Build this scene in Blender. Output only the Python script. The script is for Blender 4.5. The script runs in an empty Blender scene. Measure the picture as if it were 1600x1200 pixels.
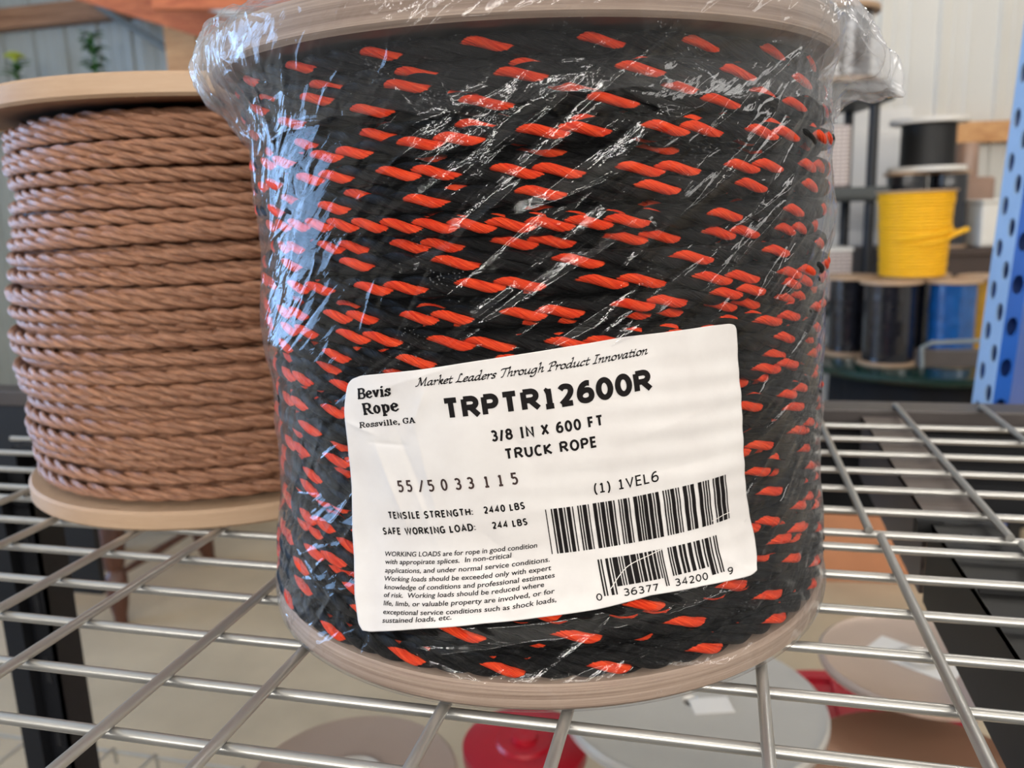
import bpy, bmesh, math, random
import numpy as np
from mathutils import Vector, Matrix

random.seed(7)
RNG = np.random.default_rng(11)
C = bpy.context.scene.collection
SC = bpy.context.scene
PI = math.pi

# ---------------------------------------------------------------- camera, world, light, exposure
cam_d = bpy.data.cameras.new('camera')
cam_d.sensor_width = 36.0
cam_d.lens = 29.25
cam_d.clip_start = 0.02
cam_d.clip_end = 60
cam_d.dof.use_dof = True
cam_d.dof.focus_distance = 0.325
cam_d.dof.aperture_fstop = 11.0
cam = bpy.data.objects.new('camera', cam_d)
C.objects.link(cam)
RX, UY, FW = Vector((0.97001622, 0.24053739, -0.03478935)), Vector((-0.01556334, 0.20432495, 0.97877939)), Vector((-0.24254137, 0.94889045, -0.20194208))
cam.matrix_world = Matrix(((RX.x, UY.x, -FW.x, 0.0), (RX.y, UY.y, -FW.y, 0.0), (RX.z, UY.z, -FW.z, 0.2), (0, 0, 0, 1)))
SC.camera = cam
w = bpy.data.worlds.new('world')
SC.world = w
w.use_nodes = True
w.node_tree.nodes['Background'].inputs[0].default_value = (0.75, 0.85, 1.0, 1)
w.node_tree.nodes['Background'].inputs[1].default_value = 0.6
SC.view_settings.view_transform = 'Standard'
SC.view_settings.look = 'None'
SC.view_settings.gamma = 1.0
SC.view_settings.exposure = -0.25
SC.view_settings.use_curve_mapping = False
SC.cycles.use_denoising = True
SC.cycles.max_bounces = 8
SC.cycles.diffuse_bounces = 4
SC.cycles.glossy_bounces = 4
SC.cycles.transparent_max_bounces = 16
SC.cycles.sample_clamp_indirect = 6.0
SC.cycles.caustics_reflective = False
SC.cycles.caustics_refractive = False
FLOOR = -0.85
CEIL = 2.3
WINDOW_POWER = 12.0
WINDOW_TINT = (0.36, 0.60, 1.0)
TUBE_POWER = 34.0
TUBE_TINT = (1.0, 0.95, 0.88)
# ceiling fixtures: x, y, length along x
FIXTURES = [(-0.3, -1.1, 1.3), (1.3, -0.7, 1.3), (0.9, 2.2, 1.3), (1.5, 3.5, 1.3)]

# ---------------------------------------------------------------- helpers
def lin(r, g, b):
    f = lambda c: (c / 255 / 12.92) if c / 255 <= 0.04045 else ((c / 255 + 0.055) / 1.055) ** 2.4
    return (f(r), f(g), f(b), 1.0)

class N:
    """small node-tree writer"""
    def __init__(s, name):
        s.m = bpy.data.materials.new(name)
        s.m.use_nodes = True
        s.t = s.m.node_tree
        s.t.nodes.clear()
        s.out = s.t.nodes.new('ShaderNodeOutputMaterial')
    def n(s, kind, **kw):
        nd = s.t.nodes.new('ShaderNode' + kind)
        for k, v in kw.items():
            setattr(nd, k, v)
        return nd
    def l(s, a, b):
        s.t.links.new(a, b)
    def math(s, op, a, b=None, clamp=False):
        nd = s.n('Math', operation=op, use_clamp=clamp)
        for i, v in enumerate((a, b)):
            if v is None:
                continue
            if isinstance(v, (int, float)):
                nd.inputs[i].default_value = v
            else:
                s.l(v, nd.inputs[i])
        return nd.outputs[0]
    def ramp(s, fac, stops):
        r = s.n('ValToRGB')
        e = r.color_ramp.elements
        while len(e) < len(stops):
            e.new(0.5)
        for el, (p, c) in zip(e, stops):
            el.position = p
            el.color = c
        s.l(fac, r.inputs[0])
        return r.outputs[0]
    def noise(s, scale, detail=3, rough=0.55, vec=None, stretch=None, coord='Object', distortion=0.0):
        if vec is None:
            vec = s.n('TexCoord').outputs[coord]
        if stretch:
            mp = s.n('Mapping')
            mp.inputs['Scale'].default_value = stretch
            s.l(vec, mp.inputs[0])
            vec = mp.outputs[0]
        nd = s.n('TexNoise')
        nd.inputs['Scale'].default_value = scale
        nd.inputs['Detail'].default_value = detail
        nd.inputs['Roughness'].default_value = rough
        nd.inputs['Distortion'].default_value = distortion
        s.l(vec, nd.inputs['Vector'])
        return nd.outputs[0]
    def bsdf(s, color=None, rough=0.5, metal=0.0, spec=0.5, bump=None, bump_d=0.001, bump_s=0.5, coat=0.0, coat_r=0.1, sheen=0.0):
        b = s.n('BsdfPrincipled')
        if color is not None:
            if isinstance(color, tuple):
                b.inputs['Base Color'].default_value = color
            else:
                s.l(color, b.inputs['Base Color'])
        if isinstance(rough, (int, float)):
            b.inputs['Roughness'].default_value = rough
        else:
            s.l(rough, b.inputs['Roughness'])
        b.inputs['Metallic'].default_value = metal
        b.inputs['Specular IOR Level'].default_value = spec
        b.inputs['Coat Weight'].default_value = coat
        b.inputs['Coat Roughness'].default_value = coat_r
        if bump is not None:
            bp = s.n('Bump')
            bp.inputs['Distance'].default_value = bump_d
            bp.inputs['Strength'].default_value = bump_s
            s.l(bump, bp.inputs['Height'])
            s.l(bp.outputs[0], b.inputs['Normal'])
        s.l(b.outputs[0], s.out.inputs[0])
        return b

def plain(name, rgb, rough=0.5, metal=0.0, var=0.12, scale=12.0, spec=0.5, coat=0.0, bump=0.0):
    k = N(name)
    c = lin(*rgb)
    ns = k.noise(scale, 4)
    lo = tuple(x * (1 - var) for x in c[:3]) + (1,)
    hi = tuple(min(1, x * (1 + var)) for x in c[:3]) + (1,)
    col = k.ramp(ns, [(0.3, lo), (0.7, hi)])
    k.bsdf(col, rough, metal, spec, bump=ns if bump else None, bump_d=bump, coat=coat)
    return k.m

def wood(name, light, dark, axis=(1, 12, 12), scale=3.0, rough=0.6, bump=0.0004):
    k = N(name)
    a = k.noise(scale, 5, 0.6, stretch=axis, distortion=0.4)
    b = k.noise(scale * 7, 3, 0.6, stretch=axis)
    mix = k.math('ADD', k.math('MULTIPLY', a, 0.7), k.math('MULTIPLY', b, 0.3))
    col = k.ramp(mix, [(0.36, lin(*dark)), (0.62, lin(*light))])
    k.bsdf(col, rough, bump=mix, bump_d=bump)
    return k.m

def emit(name, tint, power):
    k = N(name)
    e = k.n('Emission')
    e.inputs[0].default_value = (*tint, 1)
    e.inputs[1].default_value = power
    k.l(e.outputs[0], k.out.inputs[0])
    return k.m

def mesh(name, verts, faces, mats, parent=None, smooth=False, mi=None, uv=None):
    me = bpy.data.meshes.new(name)
    verts = np.asarray(verts, np.float32)
    if isinstance(faces, np.ndarray):
        nf, k = faces.shape
        me.vertices.add(len(verts))
        me.vertices.foreach_set('co', verts.ravel())
        me.loops.add(nf * k)
        me.loops.foreach_set('vertex_index', faces.astype(np.int32).ravel())
        me.polygons.add(nf)
        me.polygons.foreach_set('loop_start', (np.arange(nf) * k).astype(np.int32))
    else:
        me.from_pydata([tuple(map(float, v)) for v in verts], [], [tuple(map(int, f)) for f in faces])
    if not isinstance(mats, (list, tuple)):
        mats = [mats]
    for m in mats:
        me.materials.append(m)
    if mi is not None:
        me.polygons.foreach_set('material_index', np.asarray(mi, np.int32))
    if uv is not None:
        l = me.uv_layers.new(name='UVMap')
        vi = np.empty(len(me.loops), np.int32)
        me.loops.foreach_get('vertex_index', vi)
        l.data.foreach_set('uv', np.asarray(uv, np.float32)[vi].ravel() if len(uv) == len(verts) else np.asarray(uv, np.float32).ravel())
    me.update(calc_edges=True)
    me.validate()
    if smooth:
        me.polygons.foreach_set('use_smooth', np.ones(len(me.polygons), bool))
    o = bpy.data.objects.new(name, me)
    C.objects.link(o)
    if parent is not None:
        o.parent = parent
    return o

def tag(o, label=None, cat=None, group=None, kind=None):
    if label: o['label'] = label
    if cat: o['category'] = cat
    if group: o['group'] = group
    if kind: o['kind'] = kind
    return o

def thing(name, label, cat, loc=(0, 0, 0), rz=0.0, group=None):
    o = bpy.data.objects.new(name, None)
    o.empty_display_size = 0.05
    C.objects.link(o)
    o.location = loc
    o.rotation_euler = (0, 0, rz)
    return tag(o, label, cat, group)

class MB:
    """collects shapes into one mesh"""
    def __init__(s):
        s.v, s.f, s.m = [], [], []
    def add(s, v, f, mi=0):
        n = len(s.v)
        s.v += [tuple(map(float, q)) for q in v]
        s.f += [tuple(int(i) + n for i in q) for q in f]
        s.m += [mi] * len(f)
        return s
    def box(s, a, b, mi=0, M=None, bev=0.0):
        x0, y0, z0 = a
        x1, y1, z1 = b
        if bev > 0:
            bm = bmesh.new()
            bmesh.ops.create_cube(bm, size=1.0)
            for q in bm.verts:
                q.co = Vector(((x0 + x1) / 2 + q.co.x * (x1 - x0), (y0 + y1) / 2 + q.co.y * (y1 - y0), (z0 + z1) / 2 + q.co.z * (z1 - z0)))
            bmesh.ops.bevel(bm, geom=list(bm.edges), offset=bev, segments=2, profile=0.5, affect='EDGES')
            bm.verts.index_update()
            v = [q.co.copy() for q in bm.verts]
            f = [[q.index for q in p.verts] for p in bm.faces]
            bm.free()
        else:
            v = [Vector(q) for q in ((x0, y0, z0), (x1, y0, z0), (x1, y1, z0), (x0, y1, z0), (x0, y0, z1), (x1, y0, z1), (x1, y1, z1), (x0, y1, z1))]
            f = [(0, 3, 2, 1), (4, 5, 6, 7), (0, 1, 5, 4), (1, 2, 6, 5), (2, 3, 7, 6), (3, 0, 4, 7)]
        if M is not None:
            v = [M @ q for q in v]
        return s.add(v, f, mi)
    def tube(s, pts, r, n=12, mi=0, cap=True):
        pts = [Vector(p) for p in pts]
        rs = r if isinstance(r, (list, tuple)) else [r] * len(pts)
        rings, up = [], None
        for i, p in enumerate(pts):
            t = (pts[min(i + 1, len(pts) - 1)] - pts[max(i - 1, 0)]).normalized()
            if up is None:
                up = Vector((0, 0, 1)) if abs(t.z) < 0.9 else Vector((1, 0, 0))
            a = t.cross(up).normalized()
            b = a.cross(t).normalized()
            up = b
            rings.append([p + (a * math.cos(2 * PI * k / n) + b * math.sin(2 * PI * k / n)) * rs[i] for k in range(n)])
        v = [q for R in rings for q in R]
        f = [(i * n + k, i * n + (k + 1) % n, (i + 1) * n + (k + 1) % n, (i + 1) * n + k) for i in range(len(pts) - 1) for k in range(n)]
        if cap:
            f += [tuple(range(n - 1, -1, -1)), tuple((len(pts) - 1) * n + k for k in range(n))]
        return s.add(v, f, mi)
    def lathe(s, prof, n=48, mi=0, c=(0, 0), close=False):
        m = len(prof)
        v = [(c[0] + r * math.cos(2 * PI * k / n), c[1] + r * math.sin(2 * PI * k / n), z) for r, z in prof for k in range(n)]
        f = [(i * n + k, i * n + (k + 1) % n, (i + 1) * n + (k + 1) % n, (i + 1) * n + k) for i in range(m - 1) for k in range(n)]
        if close:
            f += [((m - 1) * n + k, (m - 1) * n + (k + 1) % n, (k + 1) % n, k) for k in range(n)]
        else:
            if prof[0][0] > 1e-6: f.append(tuple(range(n - 1, -1, -1)))
            if prof[-1][0] > 1e-6: f.append(tuple((m - 1) * n + k for k in range(n)))
        return s.add(v, f, mi)
    def prism(s, poly, z0, z1, mi=0):
        n = len(poly)
        v = [(x, y, z0) for x, y in poly] + [(x, y, z1) for x, y in poly]
        f = [tuple(range(n - 1, -1, -1)), tuple(range(n, 2 * n))] + [(i, (i + 1) % n, n + (i + 1) % n, n + i) for i in range(n)]
        return s.add(v, f, mi)
    def build(s, name, mats, parent=None, smooth=False, loc=None, angle=None):
        o = mesh(name, s.v, s.f, mats, parent, False, s.m)
        if smooth:
            o.data.polygons.foreach_set('use_smooth', np.ones(len(o.data.polygons), bool))
            bm = bmesh.new(); bm.from_mesh(o.data)
            lim = math.radians(angle or 40)
            for e in bm.edges:
                if len(e.link_faces) == 2 and e.calc_face_angle(0) > lim:
                    e.smooth = False
            bm.to_mesh(o.data); bm.free()
        if loc: o.location = loc
        return o

def struct(o):
    o['kind'] = 'structure'
    return o

def rot_z(a, loc=(0, 0, 0)):
    return Matrix.Translation(loc) @ Matrix.Rotation(a, 4, 'Z')

# numpy value noise (smooth, tiling not needed)
def vnoise(x, y, seed=0):
    x = np.asarray(x, float); y = np.asarray(y, float)
    xi = np.floor(x).astype(np.int64); yi = np.floor(y).astype(np.int64)
    fx = x - xi; fy = y - yi
    fx = fx * fx * (3 - 2 * fx); fy = fy * fy * (3 - 2 * fy)
    def h(a, b):
        k = (a * 374761393 + b * 668265263 + seed * 1442695041) & 0x7fffffff
        k = ((k ^ (k >> 13)) * 1274126177) & 0x7fffffff
        return ((k ^ (k >> 16)) & 0xffff) / 65535.0 * 2 - 1
    return (h(xi, yi) * (1 - fx) + h(xi + 1, yi) * fx) * (1 - fy) + (h(xi, yi + 1) * (1 - fx) + h(xi + 1, yi + 1) * fx) * fy
def fbm(x, y, seed=0, o=4, g=0.5):
    r = 0; a = 1.0
    for i in range(o):
        r = r + a * vnoise(x * 2 ** i, y * 2 ** i, seed + i * 17); a *= g
    return r

# ---------------------------------------------------------------- materials
M = {}
M['panel'] = plain('ribbed_metal_panel', (214, 212, 206), 0.45, 0.0, 0.03, 2)
M['panel_grey'] = plain('grey_ribbed_panel', (164, 170, 168), 0.45, 0.0, 0.03, 2)
M['concrete'] = plain('concrete_floor', (186, 168, 140), 0.6, 0, 0.10, 6, bump=0.0004)
M['beam_wood'] = wood('framing_lumber', (222, 172, 120), (186, 132, 84), (1, 14, 14))
M['red_wood'] = wood('stained_rafter', (214, 120, 70), (170, 82, 42), (1, 14, 14))
M['grey_wood'] = wood('weathered_girt', (170, 128, 98), (126, 88, 62), (1, 14, 14))
M['ply'] = wood('pale_plywood', (180, 152, 125), (169, 139, 111), (1, 1, 10), 6, 0.62)
M['birch'] = wood('grey_plywood_edge', (178, 157, 140), (126, 104, 89), (0.6, 0.6, 60), 6, 0.6)
M['wire'] = plain('zinc_wire', (188, 186, 181), 0.32, 0.7, 0.06, 30)
M['black_steel'] = plain('black_steel', (13, 12, 12), 0.55, 0.0, 0.2, 25, spec=0.5)
M['grey_steel'] = plain('charcoal_steel', (70, 64, 62), 0.45, 0.1, 0.1, 25)
M['taupe_steel'] = plain('taupe_steel', (104, 93, 87), 0.5, 0.0, 0.1, 25)
M['pale_blue'] = plain('pale_blue_face', (150, 180, 214), 0.4, 0.0, 0.06, 20)  # colour of the upright's front face, paler than its other faces
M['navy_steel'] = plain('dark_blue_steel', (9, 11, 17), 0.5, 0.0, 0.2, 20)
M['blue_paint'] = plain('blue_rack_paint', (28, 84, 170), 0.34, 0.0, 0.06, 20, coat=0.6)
M['hole'] = plain('dark_cavity', (10, 12, 18), 0.8)
M['resin'] = plain('charcoal_resin', (62, 66, 66), 0.5, 0, 0.08, 10)
M['white_plastic'] = plain('white_plastic', (226, 222, 214), 0.4, 0, 0.03, 5)
M['white_card'] = plain('white_card', (228, 224, 218), 0.6, 0, 0.03, 5)
M['cardboard'] = plain('cardboard', (188, 128, 90), 0.75, 0, 0.08, 8)
M['black_cord'] = plain('black_cord', (16, 16, 17), 0.55, 0, 0.3, 80)
M['dark_film'] = plain('film_wrapped_black_cord', (22, 23, 30), 0.16, 0, 0.4, 40, coat=1.0, bump=0.002)
M['blue_film'] = plain('film_wrapped_blue_cord', (18, 78, 142), 0.2, 0, 0.2, 30, coat=1.0, bump=0.002)
M['gold_film'] = plain('film_wrapped_gold_cord', (206, 158, 60), 0.25, 0, 0.15, 30, coat=1.0, bump=0.002)
M['red_film'] = plain('film_wrapped_maroon_cord', (70, 16, 18), 0.25, 0, 0.15, 30, coat=1.0)
M['yellow'] = plain('yellow_webbing', (240, 184, 22), 0.5, 0, 0.05, 60)
M['green_table'] = plain('dark_green_table_edge', (9, 44, 37), 0.25, 0, 0.1, 8, coat=0.3)
M['black_cloth'] = plain('black_cloth', (14, 13, 15), 0.85, 0, 0.2, 9)
M['desk'] = plain('dark_brown_desk', (66, 52, 46), 0.5, 0, 0.15, 7)
M['amber'] = plain('brown_clear_plastic', (150, 122, 106), 0.3, 0, 0.15, 9)
M['steel_disc'] = plain('brushed_steel', (204, 199, 191), 0.3, 0.45, 0.06, 9)
M['tin_disc'] = plain('tan_coated_steel', (186, 166, 152), 0.3, 0.45, 0.06, 9)
M['copper_disc'] = plain('brown_coated_steel', (152, 116, 94), 0.34, 0.4, 0.06, 9)
M['red_plastic'] = plain('red_plastic', (190, 24, 44), 0.35, 0, 0.06, 9)
M['chair_wood'] = wood('dark_stained_chair', (92, 56, 40), (58, 33, 24), (14, 14, 1), 6, 0.4)
M['leaf'] = plain('leaf_green', (58, 110, 44), 0.5, 0, 0.3, 30)
M['petal'] = plain('yellow_petal', (190, 200, 70), 0.5, 0, 0.1, 30)
M['terracotta'] = plain('terracotta', (160, 92, 66), 0.7)
M['conduit'] = plain('white_conduit', (206, 200, 192), 0.4)
M['grey_pipe'] = plain('grey_brace', (112, 120, 122), 0.5)
M['print'] = plain('black_print', (14, 9, 9), 0.7, 0, 0.1, 200, spec=0.2)
M['stamp'] = plain('brown_stamp_ink', (48, 28, 24), 0.7, 0, 0.3, 900)
M['scratch'] = plain('bare_paper', (226, 220, 214), 0.6)
M['daylight'] = emit('daylight_pane', WINDOW_TINT, WINDOW_POWER)
M['glint_front'] = emit('glint_front_glow', (1.0, 0.96, 0.91), 44.0)
M['glint_side'] = emit('glint_side_glow', (1.0, 0.97, 0.93), 13.0)
M['tube'] = emit('lit_tube', TUBE_TINT, TUBE_POWER)

k = N('label_paper')
ns = k.noise(60, 4)
fine = k.noise(900, 2)
k.bsdf(k.ramp(ns, [(0.3, lin(210, 205, 202)), (0.7, lin(218, 214, 211))]), 0.42, bump=fine, bump_d=0.00004, bump_s=0.4)
M['label'] = k.m

def rope_mat(name, rgb, rgb2, rough, spec=0.5, bump=0.0005, dyed=None):
    k = N(name)
    uvn = k.n('UVMap').outputs[0]
    streak = k.noise(1.0, 3, 0.6, vec=uvn, stretch=(1.3, 9, 1))
    fine = k.noise(1.0, 2, 0.6, vec=uvn, stretch=(2.5, 38, 1))
    mx = k.math('ADD', k.math('MULTIPLY', streak, 0.5), k.math('MULTIPLY', fine, 0.5))
    col = k.ramp(mx, [(0.42, lin(*rgb2)), (0.58, lin(*rgb))])
    if dyed:
        # dyed yarn: where the strand's own 'dye' value is above zero, with a ragged fibre edge
        at = k.n('Attribute'); at.attribute_name = 'dye'
        d = k.math('ADD', at.outputs['Fac'], k.math('MULTIPLY', k.math('SUBTRACT', mx, 0.5), 0.9))
        d = k.math('MULTIPLY', d, 14.0, clamp=True)
        c2 = k.ramp(mx, [(0.40, lin(*dyed[1])), (0.60, lin(*dyed[0]))])
        mix = k.n('MixRGB'); k.l(d, mix.inputs[0]); k.l(col, mix.inputs[1]); k.l(c2, mix.inputs[2])
        col = mix.outputs[0]
    k.bsdf(col, rough, 0, spec, bump=mx, bump_d=bump, bump_s=1.0)
    return k.m
M['rope_black'] = rope_mat('black_rope_fibre', (19, 18, 18), (5, 5, 5), 0.42, 0.15, 0.0016, ((244, 84, 40), (205, 42, 16)))
M['rope_brown'] = rope_mat('brown_rope_fibre', (186, 136, 106), (122, 80, 56), 0.32, 0.6, 0.0016)

# thin clear film: fresnel mirror over see-through, a trace of haze, dust specks
def film(name, haze, gloss=0.03, f0=0.030):
    k = N(name)
    lw = k.n('LayerWeight'); lw.inputs[0].default_value = 0.5
    tc = k.n('TexCoord').outputs['Object']
    uvn = k.n('UVMap').outputs[0]
    mp = k.n('Mapping'); mp.inputs['Rotation'].default_value = (0, 0, math.radians(-36)); mp.inputs['Scale'].default_value = (22, 22, 22)
    k.l(uvn, mp.inputs[0])
    crk = k.noise(1.0, 4, 0.55, vec=mp.outputs[0], stretch=(1.0, 5.0, 1.0))
    fine = k.noise(260, 3, 0.6, vec=tc)
    bp = k.n('Bump'); bp.inputs['Distance'].default_value = 0.006; bp.inputs['Strength'].default_value = 0.13
    k.l(k.math('ADD', crk, k.math('MULTIPLY', fine, 0.10)), bp.inputs['Height'])
    k.l(bp.outputs[0], lw.inputs['Normal'])
    fac = k.math('POWER', lw.outputs['Facing'], 4.5)
    fr = k.math('ADD', k.math('MULTIPLY', fac, 0.85), f0, clamp=True)
    tr = k.n('BsdfTransparent'); tr.inputs[0].default_value = (0.965, 0.965, 0.97, 1)
    gl = k.n('BsdfGlossy'); gl.inputs['Roughness'].default_value = gloss
    k.l(bp.outputs[0], gl.inputs['Normal'])
    df = k.n('BsdfDiffuse'); df.inputs[0].default_value = (0.85, 0.86, 0.88, 1)
    at = k.n('Attribute'); at.attribute_name = 'layers'
    vor = k.n('TexVoronoi'); vor.inputs['Scale'].default_value = 620
    k.l(tc, vor.inputs['Vector'])
    dens = k.noise(45, 2, 0.5, vec=tc)
    spk = k.math('LESS_THAN', vor.outputs['Distance'], k.math('MULTIPLY', k.math('SUBTRACT', dens, 0.42, clamp=True), 0.75))
    hz = k.math('ADD', k.math('MULTIPLY', at.outputs['Fac'], haze), k.math('MULTIPLY', spk, 0.10))
    hz = k.math('ADD', hz, k.math('MULTIPLY', k.math('POWER', lw.outputs['Facing'], 3.0), 0.14), clamp=True)
    m1 = k.n('MixShader'); k.l(hz, m1.inputs[0]); k.l(tr.outputs[0], m1.inputs[1]); k.l(df.outputs[0], m1.inputs[2])
    m2 = k.n('MixShader'); k.l(fr, m2.inputs[0]); k.l(m1.outputs[0], m2.inputs[1]); k.l(gl.outputs[0], m2.inputs[2])
    k.l(m2.outputs[0], k.out.inputs[0])
    return k.m
M['film'] = film('clear_stretch_film', 0.004)
M['film_cap'] = film('clear_stretch_film_edge', 0.036)

# ---------------------------------------------------------------- the building shell
struct(MB().box((-4.9, -4.1, FLOOR - 0.1), (4.2, 6.2, FLOOR)).build('floor', M['concrete']))

tag(MB().box((-3.0, -1.85, FLOOR), (2.6, 0.15, FLOOR + 0.012), bev=0.004).build('floor_darkener', M['black_cloth']), 'added unseen black sheet on the aisle floor, darkening the film reflections', 'mat')  # added out of view to keep the bright floor out of film reflections

def ribbed(name, p0, p1, z0, z1, pitch=0.229, mat='panel'):
    """metal cladding between two floor points: raised ribs every pitch, two shallow ones between"""
    p0, p1 = Vector((*p0, 0)), Vector((*p1, 0))
    L = (p1 - p0).length
    d = (p1 - p0) / L
    nrm = Vector((d.y, -d.x, 0))          # towards the room when walking left to right facing away
    prof = []
    x = 0.0
    while x < L:
        for dx, h in ((0, 0), (0.006, 0.02), (0.020, 0.02), (0.026, 0), (0.078, 0), (0.083, 0.005), (0.095, 0.005), (0.100, 0), (0.152, 0), (0.157, 0.005), (0.169, 0.005), (0.174, 0)):
            if x + dx <= L:
                prof.append((x + dx, h))
        x += pitch
    prof.append((L, 0))
    v = []
    for t, h in prof:
        q = p0 + d * t + nrm * h
        v += [(q.x, q.y, z0), (q.x, q.y, z1)]
    # a thickness behind the sheet
    n = len(prof)
    for t, h in prof:
        q = p0 + d * t - nrm * 0.02
        v += [(q.x, q.y, z0), (q.x, q.y, z1)]
    f = [(2 * i, 2 * i + 2, 2 * i + 3, 2 * i + 1) for i in range(n - 1)]
    f += [(2 * n + 2 * i, 2 * n + 2 * i + 1, 2 * n + 2 * i + 3, 2 * n + 2 * i + 2) for i in range(n - 1)]
    return struct(mesh(name, v, f, M[mat]))

WR = ((0.15, 4.52), (3.9, 5.58))                     # the right stretch of the back wall, turned a little
ribbed('wall_back_left', (-4.8, 4.55), (0.15, 4.55), FLOOR, CEIL, 0.229, 'panel_grey')
ribbed('wall_back_right', WR[0], WR[1], FLOOR, CEIL, 0.30)
ribbed('wall_right', (3.9, 5.58), (3.9, -4.0), FLOOR, CEIL)
ribbed('wall_front', (3.9, -4.0), (-4.8, -4.0), FLOOR, CEIL)
# added lit strips, unseen behind the camera, to put glints on the film
for nm, z0, z1 in (('glint_light_2', 1.36, 1.70), ('glint_light_4', 0.84, 1.00)):
    fw = MB()
    for a, b in (((-3.2, -3.98, z0), (-3.12, -3.9, z1)), ((2.8, -3.98, z0), (2.88, -3.9, z1)), ((-3.2, -3.98, z0), (2.88, -3.9, z0 + 0.04)), ((-3.2, -3.98, z1 - 0.04), (2.88, -3.9, z1)), ((-0.2, -3.97, z0), (-0.15, -3.91, z1))):
        fw.box(a, b)
    glint2 = struct(fw.build(nm, M['white_plastic']))
    mesh('pane', [(-3.15, -3.95, z0 + 0.02), (2.83, -3.95, z0 + 0.02), (2.83, -3.95, z1 - 0.02), (-3.15, -3.95, z1 - 0.02)], [(0, 3, 2, 1)], M['glint_front'], glint2)
w3 = MB()  # added lit strip on the right wall, out of view, for film glints
for a, b in (((3.80, -2.6, 1.15), (3.88, -2.52, 1.85)), ((3.80, 1.4, 1.15), (3.88, 1.48, 1.85)), ((3.80, -2.6, 1.15), (3.88, 1.48, 1.22)), ((3.80, -2.6, 1.78), (3.88, 1.48, 1.85)), ((3.81, -0.6, 1.15), (3.87, -0.53, 1.85))):
    w3.box(a, b)
glint3 = struct(w3.build('glint_light_3', M['white_plastic']))
mesh('pane', [(3.85, -2.55, 1.18), (3.85, 1.43, 1.18), (3.85, 1.43, 1.82), (3.85, -2.55, 1.82)], [(0, 3, 2, 1)], M['glint_side'], glint3)
sh = thing('reflection_darkener', 'added unseen dark shelving behind the camera, darkening the film reflections', 'shelving', (-0.2, -1.9, FLOOR))  # dark shape added behind the camera to darken what the film reflects
MB().box((-2.6, -0.02, 0.0), (2.6, 0.0, 1.12)).build('back_panel', M['black_cloth'], sh)
for z in (0.05, 0.55, 1.05):
    MB().box((-2.6, 0.0, z), (2.6, 0.42, z + 0.03)).build('shelf', M['black_steel'], sh)
for x in (-2.6, -0.02, 2.56):
    MB().box((x, 0.42, 0.0), (x + 0.04, 0.46, 1.12)).build('post', M['black_steel'], sh)
# left wall with a wide window
WY0, WY1, WZ0, WZ1 = -0.9, 2.2, -0.35, 1.45
wl = MB()
for a, b in (((-4.9, -4.0, FLOOR), (-4.8, WY0, CEIL)), ((-4.9, WY1, FLOOR), (-4.8, 4.55, CEIL)), ((-4.9, WY0, FLOOR), (-4.8, WY1, WZ0)), ((-4.9, WY0, WZ1), (-4.8, WY1, CEIL))):
    wl.box(a, b)
struct(wl.build('wall_left', M['panel']))
wf = MB()
for a, b in (((-4.86, WY0, WZ0), (-4.78, WY0 + 0.06, WZ1)), ((-4.86, WY1 - 0.06, WZ0), (-4.78, WY1, WZ1)), ((-4.86, WY0, WZ0), (-4.78, WY1, WZ0 + 0.06)), ((-4.86, WY0, WZ1 - 0.06), (-4.78, WY1, WZ1)),
             ((-4.85, 0.62, WZ0), (-4.79, 0.68, WZ1)), ((-4.85, WY0, 0.52), (-4.79, WY1, 0.57))):
    wf.box(a, b)
win = struct(wf.build('window_1', M['white_plastic']))
mesh('pane', [(-4.835, WY0, WZ0), (-4.835, WY1, WZ0), (-4.835, WY1, WZ1), (-4.835, WY0, WZ1)], [(0, 1, 2, 3)], M['daylight'], win)
struct(MB().box((-4.9, -4.1, CEIL), (4.2, 6.2, CEIL + 0.1)).build('ceiling', M['panel']))

# girts on the back walls
struct(MB().box((-4.8, 4.44, 1.385), (-2.86, 4.525, 1.50)).build('trim_1', M['grey_wood']))
d = (Vector((*WR[1], 0)) - Vector((*WR[0], 0))).normalized()
A = math.atan2(d.y, d.x)
gm = Matrix.Translation((WR[0][0], WR[0][1], 0)) @ Matrix.Rotation(A, 4, 'Z')
struct(MB().box((0.2, -0.085, 0.462), (3.4, -0.022, 0.562), M=gm).build('trim_2', M['beam_wood']))

def plank(name, a, b, wd, th, mat, up=(0, 0, 1)):
    a, b = Vector(a), Vector(b)
    x = (b - a).normalized(); y = Vector(up).cross(x).normalized(); z = x.cross(y)
    mt = Matrix(((x.x, y.x, z.x, a.x), (x.y, y.y, z.y, a.y), (x.z, y.z, z.z, a.z), (0, 0, 0, 1)))
    return MB().box((0, -th / 2, -wd / 2), ((b - a).length, th / 2, wd / 2), M=mt, bev=0.003).build(name, mat)

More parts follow.
